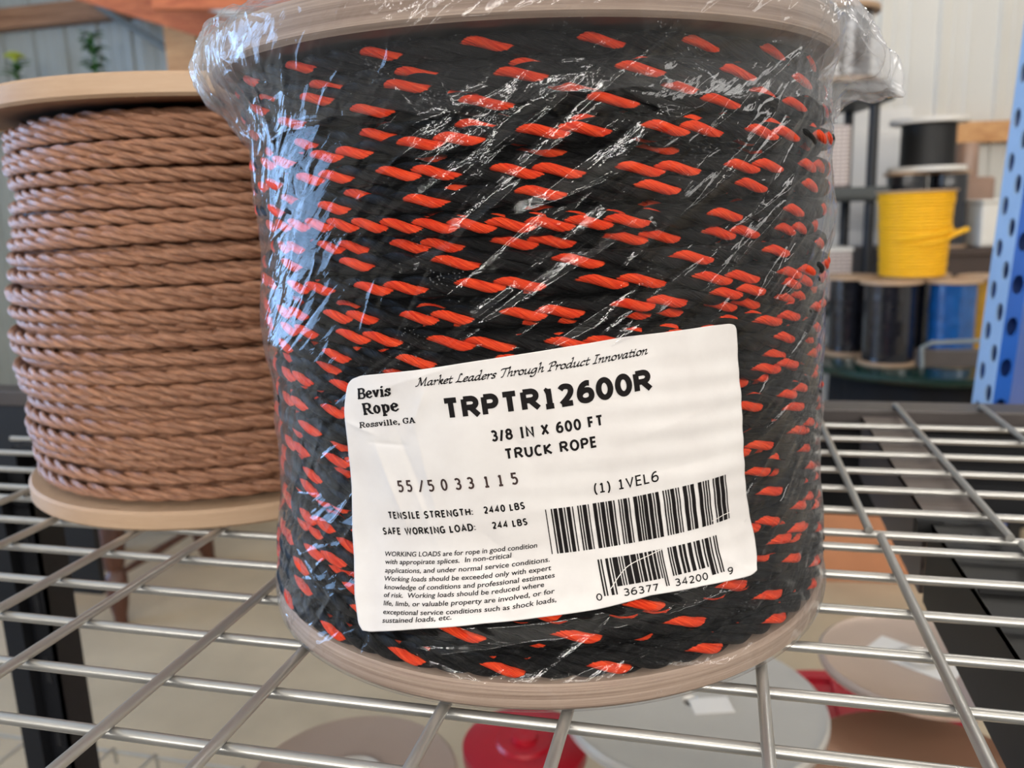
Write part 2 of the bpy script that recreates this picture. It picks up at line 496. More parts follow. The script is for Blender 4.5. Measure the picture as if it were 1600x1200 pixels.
tag(MB().box((-3.06, 4.36, FLOOR), (-2.86, 4.5, CEIL), bev=0.004).build('wall_post', M['beam_wood']), 'pale timber post against the wall, beside the plastic wrap\'s corner', 'post')
tag(plank('rafter_brace', (-3.42, 3.62, 1.475), (-1.9, 3.92, 0.955), 0.125, 0.045, M['red_wood']), 'orange stained timber brace slanting down across the pale metal wall', 'beam')
tag(plank('roof_rafter', (-2.35, 3.32, 1.225), (-1.1, 3.5, 1.15), 0.26, 0.05, M['red_wood']), 'red brown rafter in the dark above the wrapped rope spool', 'beam')
for i, (a, b, r, lb) in enumerate((((-2.62, 3.30, 1.265), (-1.6, 3.42, 0.93), 0.021, 'lower white conduit running under the red brown rafter'),
                                   ((-2.66, 3.42, 1.33), (-1.5, 3.56, 0.965), 0.021, 'upper white conduit running under the red brown rafter'))):
    tag(MB().tube([a, b], r, 14).build('conduit', M['conduit'], smooth=True), lb, 'pipe', 'conduits under the rafter')
tag(MB().tube([(-3.50, 4.40, 1.445), (-2.80, 4.40, 1.0)], 0.02, 12).build('wall_brace', M['grey_pipe'], smooth=True), 'thin grey diagonal brace across the pale ribbed wall', 'brace')

for i, (x, y, L) in enumerate(FIXTURES):
    lb = ['above the camera side of the shelf', 'over the right end of the aisle', 'above the round table', 'close to the back wall by the desk'][i]
    t = thing('ceiling_light', 'slim tube ceiling light ' + lb, 'ceiling light', (x, y, CEIL - 0.06), 0, 'tube ceiling lights')
    MB().box((-L / 2, -0.07, 0.02), (L / 2, 0.07, 0.06), bev=0.006).build('housing', M['white_plastic'], t)
    for s in (-0.035, 0.035):
        MB().tube([(-L / 2 + 0.03, s, 0.0), (L / 2 - 0.03, s, 0.0)], 0.016, 10).build('tube', M['tube'], t)

# ---------------------------------------------------------------- shelving rack and wire decks
RW = 0.0026
rack = thing('shelving_rack', 'dark steel rack frame carrying the wire decks and rope spools', 'shelving rack', (0, 0, FLOOR))
def rk(mb, name, mat, smooth=False):
    o = mb.build(name, mat, rack, smooth)
    o.location = (0, 0, -FLOOR)
    return o
ZB = -0.0128
rk(MB().box((-1.5, 0.872, -0.026), (0.9, 0.912, -0.006), bev=0.002), 'rear_beam', M['grey_steel'])
def support(x0, x1, y0, y1, mb):
    mb.box((x0, y0, -0.074), (x0 + 0.003, y1, ZB - 0.0005)).box((x0, y0, ZB - 0.004), (x1, y1, ZB)).box((x1 - 0.003, y0, -0.074), (x1, y1, ZB - 0.003))
    return mb
rk(MB().box((-1.5, 0.876, -0.12), (0.9, 0.908, -0.0265)), 'rear_beam', M['navy_steel'])  # very dark box filling the black area below the beam
a = support(0.1385, 0.1745, 0.598, 0.871, MB())
for i in range(9):
    a.box((0.1395, 0.612 + i * 0.03, ZB), (0.1735, 0.6126 + i * 0.03, ZB + 0.0004))
rk(a, 'support_beam', M['taupe_steel'])
b = support(0.1385, 0.1800, 0.20, 0.585, MB())
b.box((0.130, 0.575, ZB - 0.012), (0.146, 0.588, ZB + 0.001)).box((0.1395, 0.47, ZB), (0.176, 0.474, ZB + 0.003)).box((0.146, 0.40, ZB), (0.19, 0.412, ZB + 0.006)).box((0.144, 0.31, ZB), (0.19, 0.318, ZB + 0.004))
rk(b, 'support_beam', M['black_steel'])
rk(MB().tube([(0.165, 0.556, ZB), (0.165, 0.556, ZB + 0.0012)], 0.008, 16), 'bolt', M['black_steel'])
rk(support(-0.69, -0.655, 0.66, 0.871, MB()), 'support_beam', M['navy_steel'])
# slotted L post on the left, another at the rear beam
def lpost(x, y, wx, wy):
    m = MB()
    m.box((x, y, FLOOR), (x + wx, y + 0.003, -0.02)).box((x + wx - 0.003, y, FLOOR), (x + wx, y + wy, -0.02)).box((x, y - 0.012, FLOOR), (x + 0.022, y, -0.02))
    for i in range(11):
        z = -0.1 - i * 0.07
        m.box((x + 0.030, y - 0.0012, z), (x + 0.036, y, z + 0.028), 1)
    return m
o = lpost(-0.672, 0.612, 0.044, 0.034).build('post', [M['navy_steel'], M['hole']], rack); o.location = (0, 0, -FLOOR)
o = lpost(-1.45, 0.915, 0.05, 0.05).build('post', [M['navy_steel'], M['hole']], rack); o.location = (0, 0, -FLOOR)
rk(MB().box((-1.5, 0.935, -0.32), (-0.86, 0.945, -0.085)), 'side_panel', M['navy_steel'])

def wire_deck(name, label, xs, ys, x0, x1, y0, y1, hook, z=0.0):
    t = thing(name, label, 'wire shelf', (0, 0, z), 0, 'wire shelf decks')
    for y in ys:
        MB().tube([(x0, y, -3 * RW), (x1, y, -3 * RW)], RW, 12).build('cross_wire', M['wire'], t, True)
    for x in xs:
        pts = [(x, y0, -RW), (x, y1 - 0.006, -RW)]
        if hook:
            pts += [(x, y1 - 0.002, -RW - 0.001), (x, y1, -RW - 0.004), (x, y1, -0.03)]
        else:
            pts += [(x, y1, -RW)]
        MB().tube(pts, RW, 12).build('long_wire', M['wire'], t, True)
    return t
S1, S3 = 0.2 * 0.2026 / 0.2, 0.2 * 0.2078 / 0.2
back_y = [v * S3 for v in (3.903, 3.681, 3.454, 3.228, 3.008, 2.783, 2.579)]
front_y = [v * S3 for v in (2.466, 2.266, 2.055, 1.851, 1.645, 1.448, 1.255, 1.06, 0.86)]
back_x = [v * S1 for v in (-2.62, -2.23, -1.85, -1.46, -1.08, -0.70, -0.31, 0.07, 0.454, 0.845, 1.23, 1.61)]
front_x = [v * S1 for v in (-2.62, -2.26, -1.88, -1.604, -1.21, -0.948, -0.546, -0.291, 0.098, 0.479, 0.862)]
wire_deck('wire_deck', 'rear zinc wire deck whose wire ends hook over the back beam', back_x, back_y, -0.7, 0.5, 2.545 * S3, 0.885, True)
wire_deck('wire_deck', 'front zinc wire deck under the red and black rope spool', front_x, front_y, -0.7, 0.862 * S1 + 0.004, 0.15, 2.50 * S3, False)
lx = [-1.22 + i * 0.076 for i in range(15)]
wire_deck('wire_deck', 'lower zinc wire deck below the dark post, near the floor', lx, [0.30 + i * 0.084 for i in range(9)], -1.25, -0.13, 0.25, 0.975, True, -0.60)

# ---------------------------------------------------------------- twisted rope wound on a drum
def wind_rope(name, parent, mats, rings, lay, rope_r, seg=300, ns=9, dye=None):
    """rings: list of (z function, radius function, [material index of the three strands] or function(theta)->index list); three strands twist round each turn"""
    V, F, DY, UV = [], [], [], []
    base = 0
    b, a = rope_r * 0.49, rope_r * 0.54
    th = np.linspace(0, 2 * PI, seg, endpoint=False)
    for zf, rf, col in rings:
        z, r = zf(th), rf(th)
        turns = round(2 * PI * r.mean() / lay * RNG.uniform(0.93, 1.07))
        ph0 = RNG.uniform(0, 2 * PI)
        for kx in range(3):
            ph = ph0 + 2 * PI * kx / 3 - turns * th
            cr, cz = r + a * np.cos(ph), z + a * np.sin(ph)
            al = np.linspace(0, 2 * PI, ns, endpoint=False)
            # cross-section flattened a little against its neighbours: ellipse turning with the strand
            loc = al[None, :] + ph[:, None]
            rr = cr[:, None] + b * (np.cos(loc))
            zz = cz[:, None] + b * (np.sin(loc))
            x, y = rr * np.cos(th)[:, None], rr * np.sin(th)[:, None]
            V.append(np.stack([x, y, zz], -1).reshape(-1, 3))
            i, j = np.meshgrid(np.arange(seg), np.arange(ns), indexing='ij')
            i2, j2 = (i + 1) % seg, (j + 1) % ns
            # after a full turn the strand meets itself only if turns is whole, which it is
            f = np.stack([i * ns + j, i2 * ns + j, i2 * ns + j2, i * ns + j2], -1).reshape(-1, 4) + base
            F.append(f)
            u0, u1 = i * (2 * PI * r.mean() / seg) / 0.02, (i + 1) * (2 * PI * r.mean() / seg) / 0.02
            v0, v1 = j / ns, (j + 1) / ns
            off = RNG.uniform(0, 50)
            UV.append(np.stack([np.stack([u0 + off, v0 + u0 * 0.12], -1), np.stack([u1 + off, v0 + u1 * 0.12], -1), np.stack([u1 + off, v1 + u1 * 0.12], -1), np.stack([u0 + off, v1 + u0 * 0.12], -1)], 2).reshape(-1, 2))
            c = col(th)[kx] if callable(col) else np.full(seg, col[kx])
            if dye:
                # the dyed yarn of a strand comes to its outer side once a twist, in a pointed oval
                pw = (ph + PI) % (2 * PI) - PI
                lw_ = (loc + PI) % (2 * PI) - PI
                dv = dye * np.cos(np.clip(np.abs(lw_ + 0.55 * pw[:, None]), 0, 1.75) * 0.9) - np.abs(pw)[:, None]
                dv = np.where(c[:, None] == 0, -2.0, np.where(c[:, None] == 2, 1.0, dv))
                DY.append(dv.ravel())
            base += seg * ns
    o = mesh(name, np.concatenate(V), np.concatenate(F), mats, parent, True, None, np.concatenate(UV))
    if dye:
        at = o.data.attributes.new('dye', 'FLOAT', 'POINT')
        at.data.foreach_set('value', np.ascontiguousarray(np.concatenate(DY), np.float32))
    return o

def harmonic(c, amp, seed, hs=(1, 2, 3, 5)):
    g = np.random.default_rng(seed)
    pr = [(h, g.uniform(0.3, 1) * amp / h ** 0.6, g.uniform(0, 2 * PI)) for h in hs]
    return lambda th: c + sum(a * np.sin(h * th + p) for h, a, p in pr)

def flange(mb, r, z0, z1, hole=0.02, bev=0.002):
    return mb.lathe([(hole, z0), (r - bev, z0), (r, z0 + bev), (r, z1 - bev), (r - bev, z1), (hole, z1)], 128, close=True)

# --- brown rope spool
BC = (-0.3895, 0.612)
sp = thing('rope_spool', 'spool of shiny brown twisted rope between pale plywood flanges', 'rope spool', (*BC, 0.0))
flange(MB(), 0.166, 0.0, 0.0135).build('flange', M['ply'], sp, True)
flange(MB(), 0.165, 0.276, 0.2905).build('flange', M['ply'], sp, True)
MB().lathe([(0.115, 0.0135), (0.115, 0.276)], 64).build('drum', M['black_cord'], sp, True)
rings = []
g = np.random.default_rng(5)
nb = 31
zb = 0.0195 + (np.arange(nb) + 0.5) * (0.252 / nb) - 0.003
BR = 0.0048
for i in range(nb):
    zz = zb[i]
    rw = np.interp(zz, [0.0, 0.03, 0.08, 0.15, 0.20, 0.245, 0.28], [0.154, 0.157, 0.162, 0.161, 0.152, 0.149, 0.147]) - BR
    lift = g.choice([0, 0.001, 0.002, 0.003, -0.0035])
    rings.append((harmonic(zz + g.uniform(-0.0022, 0.0022), 0.0016, 100 + i, (1, 2, 3)), harmonic(rw + lift, 0.0008, 200 + i, (2, 3)), [0, 0, 0]))
for i in range(nb + 1):
    zz = 0.0195 + i * (0.252 / nb) - 0.003
    rings.append((harmonic(min(max(zz, 0.0195), 0.270), 0.0008, 300 + i, (1, 2)), harmonic(np.interp(zz, [0.0, 0.03, 0.08, 0.15, 0.20, 0.245, 0.28], [0.154, 0.157, 0.162, 0.161, 0.152, 0.149, 0.147]) - 0.0118, 0.0006, 400 + i, (2,)), [0, 0, 0]))
wind_rope('rope', sp, [M['rope_brown']], rings, 0.056, BR, 300, 9)

# --- red and black rope spool
SC0 = (-0.1005, 0.4512)          # axis of the flanges
WO = (0.0040, 0.0010)            # the winding sits slightly off that axis
main = thing('rope_spool', 'film-wrapped spool of black and orange rope with a white printed label', 'rope spool', (*SC0, 0.0))
FR = 0.1605
OB, OT = (0.0045, -0.0090), (-0.0028, 0.0)     # the spool leans back a little: flange centres off the axis
f1 = flange(MB(), 0.1495, 0.0012, 0.0128).build('flange', M['birch'], main, True); f1.location = (*OB, 0)
f2 = flange(MB(), 0.1555, 0.2660, 0.2815).build('flange', M['birch'], main, True); f2.location = (*OT, 0)
def lean_xy(z):
    return (np.interp(z, [0.0, 0.015, 0.08, 0.235, 0.262], [OB[0], OB[0], WO[0], WO[0], OT[0]]), np.interp(z, [0.0, 0.015, 0.08, 0.235, 0.262], [OB[1], OB[1], WO[1], WO[1], OT[1]]))
MB().lathe([(0.105, 0.015), (0.105, 0.266)], 64).build('drum', M['black_cord'], main, True)
rings = []
g = np.random.default_rng(21)
rwind = lambda z: float(np.interp(z, [0.0, 0.03, 0.06, 0.10, 0.20, 0.245, 0.265], [0.1475, 0.1468, 0.1448, 0.1445, 0.1455, 0.1452, 0.1430]))
z0w, z1w = 0.0178, 0.2605
TH0 = math.atan2(-(SC0[1] + WO[1]), -(SC0[0] + WO[0]))       # towards the camera
RR = 0.0044
def strand_colors(g, z):
    q = g.random()
    if 0.192 < z < 0.200:
        def col(th):
            d = (th - TH0 + PI) % (2 * PI) - PI
            on = ((d > -0.95) & (d < 0.25)).astype(int)
            return [np.maximum(1, on), on, on]
        return col
    return [1, 1, 0] if q < 0.40 else [1, 0, 0]
def sides(f):
    # the turns sit a little flatter behind the sticker
    return lambda th: f(th) + 0.0024 * np.clip((np.abs((th - TH0 + PI) % (2 * PI) - PI) - 0.62) / 0.35, 0, 1)
# three layers of turns, the outer one loose and wandering so that the one below shows in its gaps
for n_, dr_, amp_, lift_, sd in ((23, 0.0, 0.0034, 0.0010, 500), (28, 0.0045, 0.0022, 0.0008, 700), (28, 0.0100, 0.0012, 0.0006, 900)):
    for i in range(n_):
        zz = z0w + (z1w - z0w) * i / (n_ - 1)
        edge = 0 < i < n_ - 1
        zc = zz + (g.uniform(-0.0018, 0.0018) if edge else 0)
        if abs(zz - 0.196) < 0.006 and n_ == 23: zc = 0.196
        am = g.uniform(0.35, 1.0) * amp_ * min(1.0, (zz - 0.0155) / 0.02, (0.264 - zz) / 0.02 + 0.05) if edge else 0.0002
        rings.append((harmonic(zc, am, sd + i, (1, 2, 3, 4)), sides(harmonic(rwind(zz) - RR - dr_ + g.uniform(-lift_, lift_), 0.0010, sd + 50 + i, (2, 3, 5))), strand_colors(g, zc) if dr_ < 0.01 else [1, 0, 0]))
ro = wind_rope('rope', main, [M['rope_black']], rings, 0.046, RR, 480, 10, 1.42)
co = np.empty(len(ro.data.vertices) * 3, np.float32)
ro.data.vertices.foreach_get('co', co)
co = co.reshape(-1, 3)
lx_, ly_ = lean_xy(co[:, 2])
co[:, 0] += lx_; co[:, 1] += ly_
ro.data.vertices.foreach_set('co', co.ravel())
ro.data.update()

# --- stretch film
def crease_field(S, Z, n, seed, smin, smax, zmin, zmax, ang, spread, lmin, lmax, wmin, wmax, amin, amax, ds, dz, s0, z0):
    """adds sharp folds to a height field sampled on a regular (s, z) grid; lengths in metres"""
    g = np.random.default_rng(seed)
    H = np.zeros(S.shape)
    ni, nj = S.shape
    for _ in range(n):
        cs, cz = g.uniform(smin, smax), g.uniform(zmin, zmax)
        a = math.radians(g.normal(ang, spread))
        L, wd, am = g.uniform(lmin, lmax), g.uniform(wmin, wmax), g.uniform(amin, amax) * g.choice([1, 1, -0.7])
        R = L / 2 + wd * 4
        i0, i1 = max(0, int((cs - R - s0) / ds)), min(ni, int((cs + R - s0) / ds) + 1)
        j0, j1 = max(0, int((cz - R - z0) / dz)), min(nj, int((cz + R - z0) / dz) + 1)
        if i1 <= i0 or j1 <= j0: continue
        x, y = S[i0:i1, j0:j1] - cs, Z[i0:i1, j0:j1] - cz
        u, v = x * math.cos(a) + y * math.sin(a), -x * math.sin(a) + y * math.cos(a)
        v = v - g.uniform(-1.5, 1.5) * u * u
        H[i0:i1, j0:j1] += am * np.exp(-np.abs(v) / wd) * np.clip(1 - (2 * np.abs(u) / L) ** 2, 0, 1)
    return H

def film_grid(prof, n_front, n_back, half):
    a = np.concatenate([np.linspace(-half, half, n_front, endpoint=False), np.linspace(half, 2 * PI - half, n_back, endpoint=False)])
    return a

def film_mesh(name, prof, npz, mat, seed, rough_amp, crease_n, bulge=None, layers=None, zedge=None):
    half = 1.75
    nf, nbk = 880, 110
    a = film_grid(prof, nf, nbk, half)
    pr = np.array(prof)
    cum = np.concatenate([[0], np.cumsum(np.hypot(*np.diff(pr, axis=0).T))])
    t = np.linspace(0, cum[-1], npz)
    pr_r, pr_z = np.interp(t, cum, pr[:, 0]), np.interp(t, cum, pr[:, 1])
    k5 = np.ones(9) / 9
    pad = lambda q: np.concatenate([np.full(4, q[0]), q, np.full(4, q[-1])])
    pr_r, pr_z = np.convolve(pad(pr_r), k5, 'valid'), np.convolve(pad(pr_z), k5, 'valid')
    nr_, nz_ = np.gradient(pr_z), -np.gradient(pr_r)
    ln = np.hypot(nr_, nz_); nr_, nz_ = nr_ / ln, nz_ / ln
    A, T = np.meshgrid(a, t, indexing='ij')
    Rr, Zz = np.broadcast_to(pr_r, A.shape).copy(), np.broadcast_to(pr_z, A.shape).copy()
    S = A * 0.15
    H = np.zeros(A.shape)
    # soft undulation of film stretched over the turns, slack pockets, then folds
    H += rough_amp * fbm(S / 0.05 + T / 0.09, T / 0.03 - S / 0.12, seed, 3)
    ridged = 1 - np.abs(fbm((S * 0.80 + T * 0.6) / 0.040, (T * 0.8 - S * 0.6) / 0.011, seed + 5, 4, 0.55))
    H += rough_amp * 0.55 * ridged
    ridged2 = 1 - np.abs(fbm((S * 0.5 + T * 0.86) / 0.05, (T * 0.5 - S * 0.86) / 0.010, seed + 9, 3, 0.5))
    H += rough_amp * 0.5 * ridged2 * np.clip((-A - 0.2) * 1.6, 0, 1)
    ds, dz = S[1, 0] - S[0, 0], t[1] - t[0]
    F = slice(0, nf)
    for (n, sd, smn, smx, tmn, tmx, ang, spr, l0, l1, w0, w1, a0, a1) in crease_n:
        H[F] += crease_field(S[F], T[F], n, seed + sd, smn, smx, tmn, tmx, ang, spr, l0, l1, w0, w1, a0, a1, ds, dz, S[0, 0], t[0])
    lay = np.ones(A.shape)
    if bulge is not None:
        add, lay = bulge(A, Zz, T, S)
        H += add
    # pressed flat under the sticker
    qa, qz = S - 0.004, Zz - 0.088 - (S - 0.004) * 0.117
    under = np.clip((0.086 - np.abs(qa)) / 0.006, 0, 1) * np.clip((0.056 - np.abs(qz)) / 0.006, 0, 1)
    H = H * (1 - 0.9 * under) - (0.0006 + 0.003 * np.clip((0.06 - Zz) / 0.03, 0, 1)) * under
    # folds die out under the flange so nothing sinks into the shelf
    H *= np.clip((Zz - 0.0015) / 0.010, 0, 1) * 0.97 + 0.03 * (Zz > 0.003)
    Rr += H * nr_[None, :]
    Zz += H * nz_[None, :]
    if zedge is not None:
        Zz += zedge(A) * np.clip(1 - T / (cum[-1] * 0.45), 0, 1)
    lx_, ly_ = lean_xy(pr_z)
    X = Rr * np.cos(A + TH0) + lx_[None, :]
    Y = Rr * np.sin(A + TH0) + ly_[None, :]
    n0, n1 = A.shape
    i, j = np.meshgrid(np.arange(n0), np.arange(n1 - 1), indexing='ij')
    f = np.stack([i * n1 + j, ((i + 1) % n0) * n1 + j, ((i + 1) % n0) * n1 + j + 1, i * n1 + j + 1], -1).reshape(-1, 4)
    o = mesh(name, np.stack([X, Y, Zz], -1).reshape(-1, 3), f, mat, main, True, None, np.stack([S, T], -1).reshape(-1, 2))
    at = o.data.attributes.new('layers', 'FLOAT', 'POINT')
    at.data.foreach_set('value', np.ascontiguousarray(lay, np.float32).ravel())
    return o

prof = [(0.115, 0.0006), (0.1490, 0.0006), (0.1508, 0.002), (0.1512, 0.008), (0.1506, 0.0130), (0.1494, 0.018), (0.1488, 0.030), (0.1474, 0.058), (0.1470, 0.10),
        (0.1474, 0.20), (0.1470, 0.240), (0.1490, 0.250), (0.1530, 0.260), (0.1562, 0.267), (0.1572, 0.274), (0.1570, 0.281), (0.1545, 0.2835), (0.1150, 0.2835)]
#        n   seed  s range        t range        angle spread  length        width          height
CR = [(95, 1, -0.06, 0.26, 0.05, 0.34, 36, 8, 0.025, 0.10, 0.0007, 0.0024, 0.0006, 0.0017),
      (120, 2, -0.26, -0.04, 0.05, 0.36, 48, 14, 0.012, 0.08, 0.0006, 0.0020, 0.0004, 0.0014),
      (110, 3, -0.20, 0.25, 0.27, 0.37, 25, 40, 0.008, 0.04, 0.0005, 0.0016, 0.0004, 0.0012),
      (60, 4, -0.22, 0.25, 0.03, 0.12, 15, 20, 0.015, 0.07, 0.0006, 0.0020, 0.0004, 0.0012),
      (30, 6, -0.05, 0.15, 0.16, 0.30, 33, 6, 0.03, 0.09, 0.0014, 0.0030, 0.0012, 0.0024),
      (140, 5, -0.26, 0.26, 0.04, 0.36, 10, 60, 0.004, 0.018, 0.0003, 0.0009, 0.0002, 0.0006)]
def body_bulge(A, Z, T, S):
    lay = 1.0 + 1.6 * np.clip((np.abs(A - 0.08) - 0.7) / 0.5, 0, 1) + 1.5 * np.exp(-((Z - 0.274) / 0.012) ** 2) * np.clip((np.abs(A) - 0.5) / 0.5, 0, 1)
    add = 0.004 * np.exp(-((A + 1.05) / 0.35) ** 2) * np.exp(-((Z - 0.145) / 0.02) ** 2) + 0.0022 * np.exp(-((A - 1.25) / 0.3) ** 2) * np.exp(-((Z - 0.195) / 0.02) ** 2) + 0.0012 * np.exp(-((A - 1.2) / 0.35) ** 2) * np.exp(-((Z - 0.045) / 0.03) ** 2)
    return add, lay
film_mesh('plastic_wrap', prof, 560, M['film'], 3, 0.0007, CR, body_bulge)

# a second, loose band of film over the top flange with a puckered corner on the right
prof2 = [(0.1490, 0.2380), (0.1494, 0.245), (0.1508, 0.253), (0.1545, 0.2615), (0.1580, 0.268), (0.1592, 0.275), (0.1588, 0.282), (0.1560, 0.2856), (0.110, 0.2862)]
CR2 = [(150, 11, -0.26, 0.26, 0.0, 0.07, 30, 45, 0.006, 0.04, 0.0005, 0.0014, 0.0003, 0.0009),
       (120, 12, 0.12, 0.26, 0.0, 0.06, 70, 30, 0.008, 0.03, 0.0006, 0.0014, 0.0006, 0.0016),
       (120, 13, -0.26, -0.12, 0.0, 0.06, 60, 30, 0.008, 0.03, 0.0006, 0.0014, 0.0005, 0.0013)]
def cap_bulge(A, Z, T, S):
    e = lambda a0, w, z0, h: np.exp(-((A - a0) / w) ** 2) * np.exp(-((Z - z0) / h) ** 2)
    add = 0.0290 * e(1.36, 0.16, 0.262, 0.011) + 0.010 * e(1.15, 0.2, 0.270, 0.012) + 0.0055 * e(-1.30, 0.34, 0.264, 0.014) + 0.003 * e(-0.95, 0.2, 0.268, 0.01)
    add += (0.0018 * np.sin(A * 46 + 3 * np.sin(T * 160)) + 0.0015 * np.sin(A * 81 + 1)) * (e(1.3, 0.3, 0.266, 0.02) + 0.7 * e(-1.2, 0.35, 0.266, 0.02))
    lay = 0.7 + 6.0 * (e(1.36, 0.3, 0.262, 0.03)) + (3.0 + 6.0 * (A < 0)) * np.clip((np.abs(A) - 0.75) / 0.5, 0, 1) * np.exp(-((Z - 0.272) / 0.012) ** 2)
    return add, lay
film_mesh('wrap_overlap', prof2, 210, M['film_cap'], 40, 0.0008, CR2, cap_bulge, None, lambda A: 0.003 * np.sin(A * 2 + 0.5) + 0.0015 * np.sin(A * 9) + 0.0008 * np.sin(A * 31))

# ---------------------------------------------------------------- printed label (millimetres across and down from its top left corner)
TEXT = [
  ('Bevis', 'slab', 5.55, 8.63, 22.83, 7.88, 4.43),
  ('Rope', 'slab', 7.16, 15.36, 25.3, 14.35, 4.85),
  ('Rossville, GA', 'slab', 4.2, 20.77, 32.45, 19.48, 2.37),
  ('Market Leaders Through Product Innovation', 'script', 35.59, 4.75, 128.04, 4.85, 3.19),
  ('TRPTR12600R', 'bold', 44.9, 19.64, 128.43, 19.72, 9.1),
  ('3/8 IN X 600 FT', 'semi', 62.8, 29.73, 107.08, 29.68, 4.61),
  ('TRUCK ROPE', 'semi', 67.07, 37.66, 103.44, 37.66, 4.64),
  ('55/5033115', 'stamp', 18.64, 48.45, 71.3, 48.07, 5.08),
  ('TENSILE STRENGTH:', 'med', 11.45, 60.01, 50.48, 59.25, 3.23),
  ('2440 LBS', 'med', 55.08, 58.95, 71.86, 58.5, 3.07),
  ('SAFE WORKING LOAD:', 'med', 7.43, 67.22, 50.48, 65.84, 3.29),
  ('244 LBS', 'med', 57.46, 65.69, 71.87, 65.35, 3.09),
  ('(1) 1VEL6', 'thin', 99.8, 56.64, 126.81, 57.12, 4.41),
  ('WORKING LOADS are for rope in good condition', 'para', 7.58, 76.71, 74.3, 75.16, 2.13),
  ('with appropirate splices.  In non-critical', 'para', 7.44, 80.33, 63.65, 78.42, 2.15),
  ('applications, and under normal service conditions.', 'para', 7.12, 84.2, 78.26, 81.76, 2.16),
  ('Working loads should be exceeded only with expert', 'para', 6.95, 87.96, 78.51, 85.46, 2.17),
  ('knowledge of conditions and professional estimates', 'para', 6.63, 91.83, 79.43, 88.83, 2.18),
  ('of risk.  Working loads should be reduced where', 'para', 6.42, 95.5, 74.65, 92.36, 2.18),
  ('life, limb, or valuable property are involved, or for', 'para', 6.02, 99.41, 78.43, 95.86, 2.2),
  ('exceptional service conditions such as shock loads,', 'para', 5.89, 103.4, 78.3, 99.74, 2.21),
  ('sustained loads, etc.', 'para', 5.42, 107.34, 36.31, 104.19, 2.21),
  ('0', 'digit', 93.78, 102.05, 96.15, 102.19, 3.19),
  ('36377', 'digit', 104.76, 102.29, 119.09, 103.62, 3.34),
  ('34200', 'digit', 126.37, 103.69, 141.38, 105.29, 3.38),
  ('9', 'digit', 151.13, 106.61, 153.65, 107.0, 3.34),
]
OUTLINE = [(9.08, -1.11), (37.49, -1.67), (55.92, -2.48), (78.85, -3.06), (95.63, -3.34), (119.38, -3.33), (156.69, -0.65), (166.29, 0.59), (169.28, 1.62), (170.13, 3.79), (169.77, 15.72), (169.93, 36.56), (168.85, 73.1), (170.07, 86.89), (170.89, 96.74), (168.92, 105.62), (166.07, 110.33), (161.65, 111.02), (138.28, 107.21), (115.55, 104.67), (93.54, 105.81), (69.82, 105.72), (49.65, 106.32), (23.44, 108.56), (-0.22, 112.09), (-4.18, 111.83), (-6.23, 109.12), (-7.97, 97.47), (-8.38, 81.34), (-8.74, 66.84), (-5.82, 46.61), (-4.14, 26.89), (-3.47, 14.42), (-2.03, 8.94), (0.47, 3.0), (3.75, 0.12)]
BC1 = [(79.5, 0.39), (81.7, 0.56), (82.73, 1.49), (84.79, 1.54), (86.85, 0.51), (87.93, 1.49), (90.12, 0.46), (92.2, 0.57), (93.24, 0.56), (94.27, 1.6), (96.44, 0.41), (98.46, 1.5), (100.53, 0.52), (101.52, 1.62), (103.66, 0.52), (104.65, 1.58), (106.75, 0.53), (108.78, 0.53), (109.84, 0.53), (110.82, 1.59), (112.94, 0.49), (115.03, 1.62), (117.05, 0.62), (118.08, 0.68), (119.09, 1.63), (121.27, 1.6), (123.42, 0.55), (124.53, 1.5), (127.74, 0.62), (128.93, 0.57), (130.01, 0.62), (131.12, 1.67), (133.37, 0.58), (134.53, 0.52), (136.72, 1.78), (139.1, 0.51), (140.21, 1.69), (143.8, 1.7), (146.12, 0.63), (147.32, 0.69), (148.55, 0.64), (151.05, 0.65), (152.29, 1.98), (154.83, 1.92), (157.43, 0.54)]
BC2 = [(97.05, 0.66, 1), (98.24, 0.58, 1), (100.15, 1.14, 1), (101.96, 0.59, 1), (103.03, 2.13, 0), (105.57, 0.53, 0), (106.64, 0.54, 0), (107.72, 2.24, 0), (110.48, 2.21, 0), (113.15, 0.6, 0), (114.25, 1.51, 0), (116.4, 1.02, 0), (117.98, 1.53, 0), (119.99, 1.07, 0), (121.68, 0.51, 0), (122.67, 0.51, 1), (123.66, 0.51, 1), (126.52, 0.58, 0), (127.61, 0.61, 0), (128.72, 1.67, 0), (131.44, 1.17, 0), (133.18, 1.23, 0), (135.55, 1.72, 0), (138.42, 0.68, 0), (139.64, 1.74, 0), (142.43, 0.69, 0), (143.76, 1.82, 1), (146.2, 0.65, 1), (147.99, 0.64, 1), (149.2, 0.64, 1)]
SCR1 = [(100.2, 97.77), (102.72, 94.91), (105.2, 92.35), (107.92, 90.14), (110.24, 88.99), (113.37, 88.06), (116.21, 87.49), (119.08, 86.95), (121.4, 86.43), (124.02, 86.0)]
SCR2 = [(148.52, 80.37), (152.25, 79.97), (154.68, 79.61), (158.56, 79.58)]
LR, LO, LPH = 0.1495, (-0.0866733, 0.13455625), math.radians(6.7)
LC = (-0.097165, 0.45192)
LTH = math.atan2(-LC[1], -LC[0])
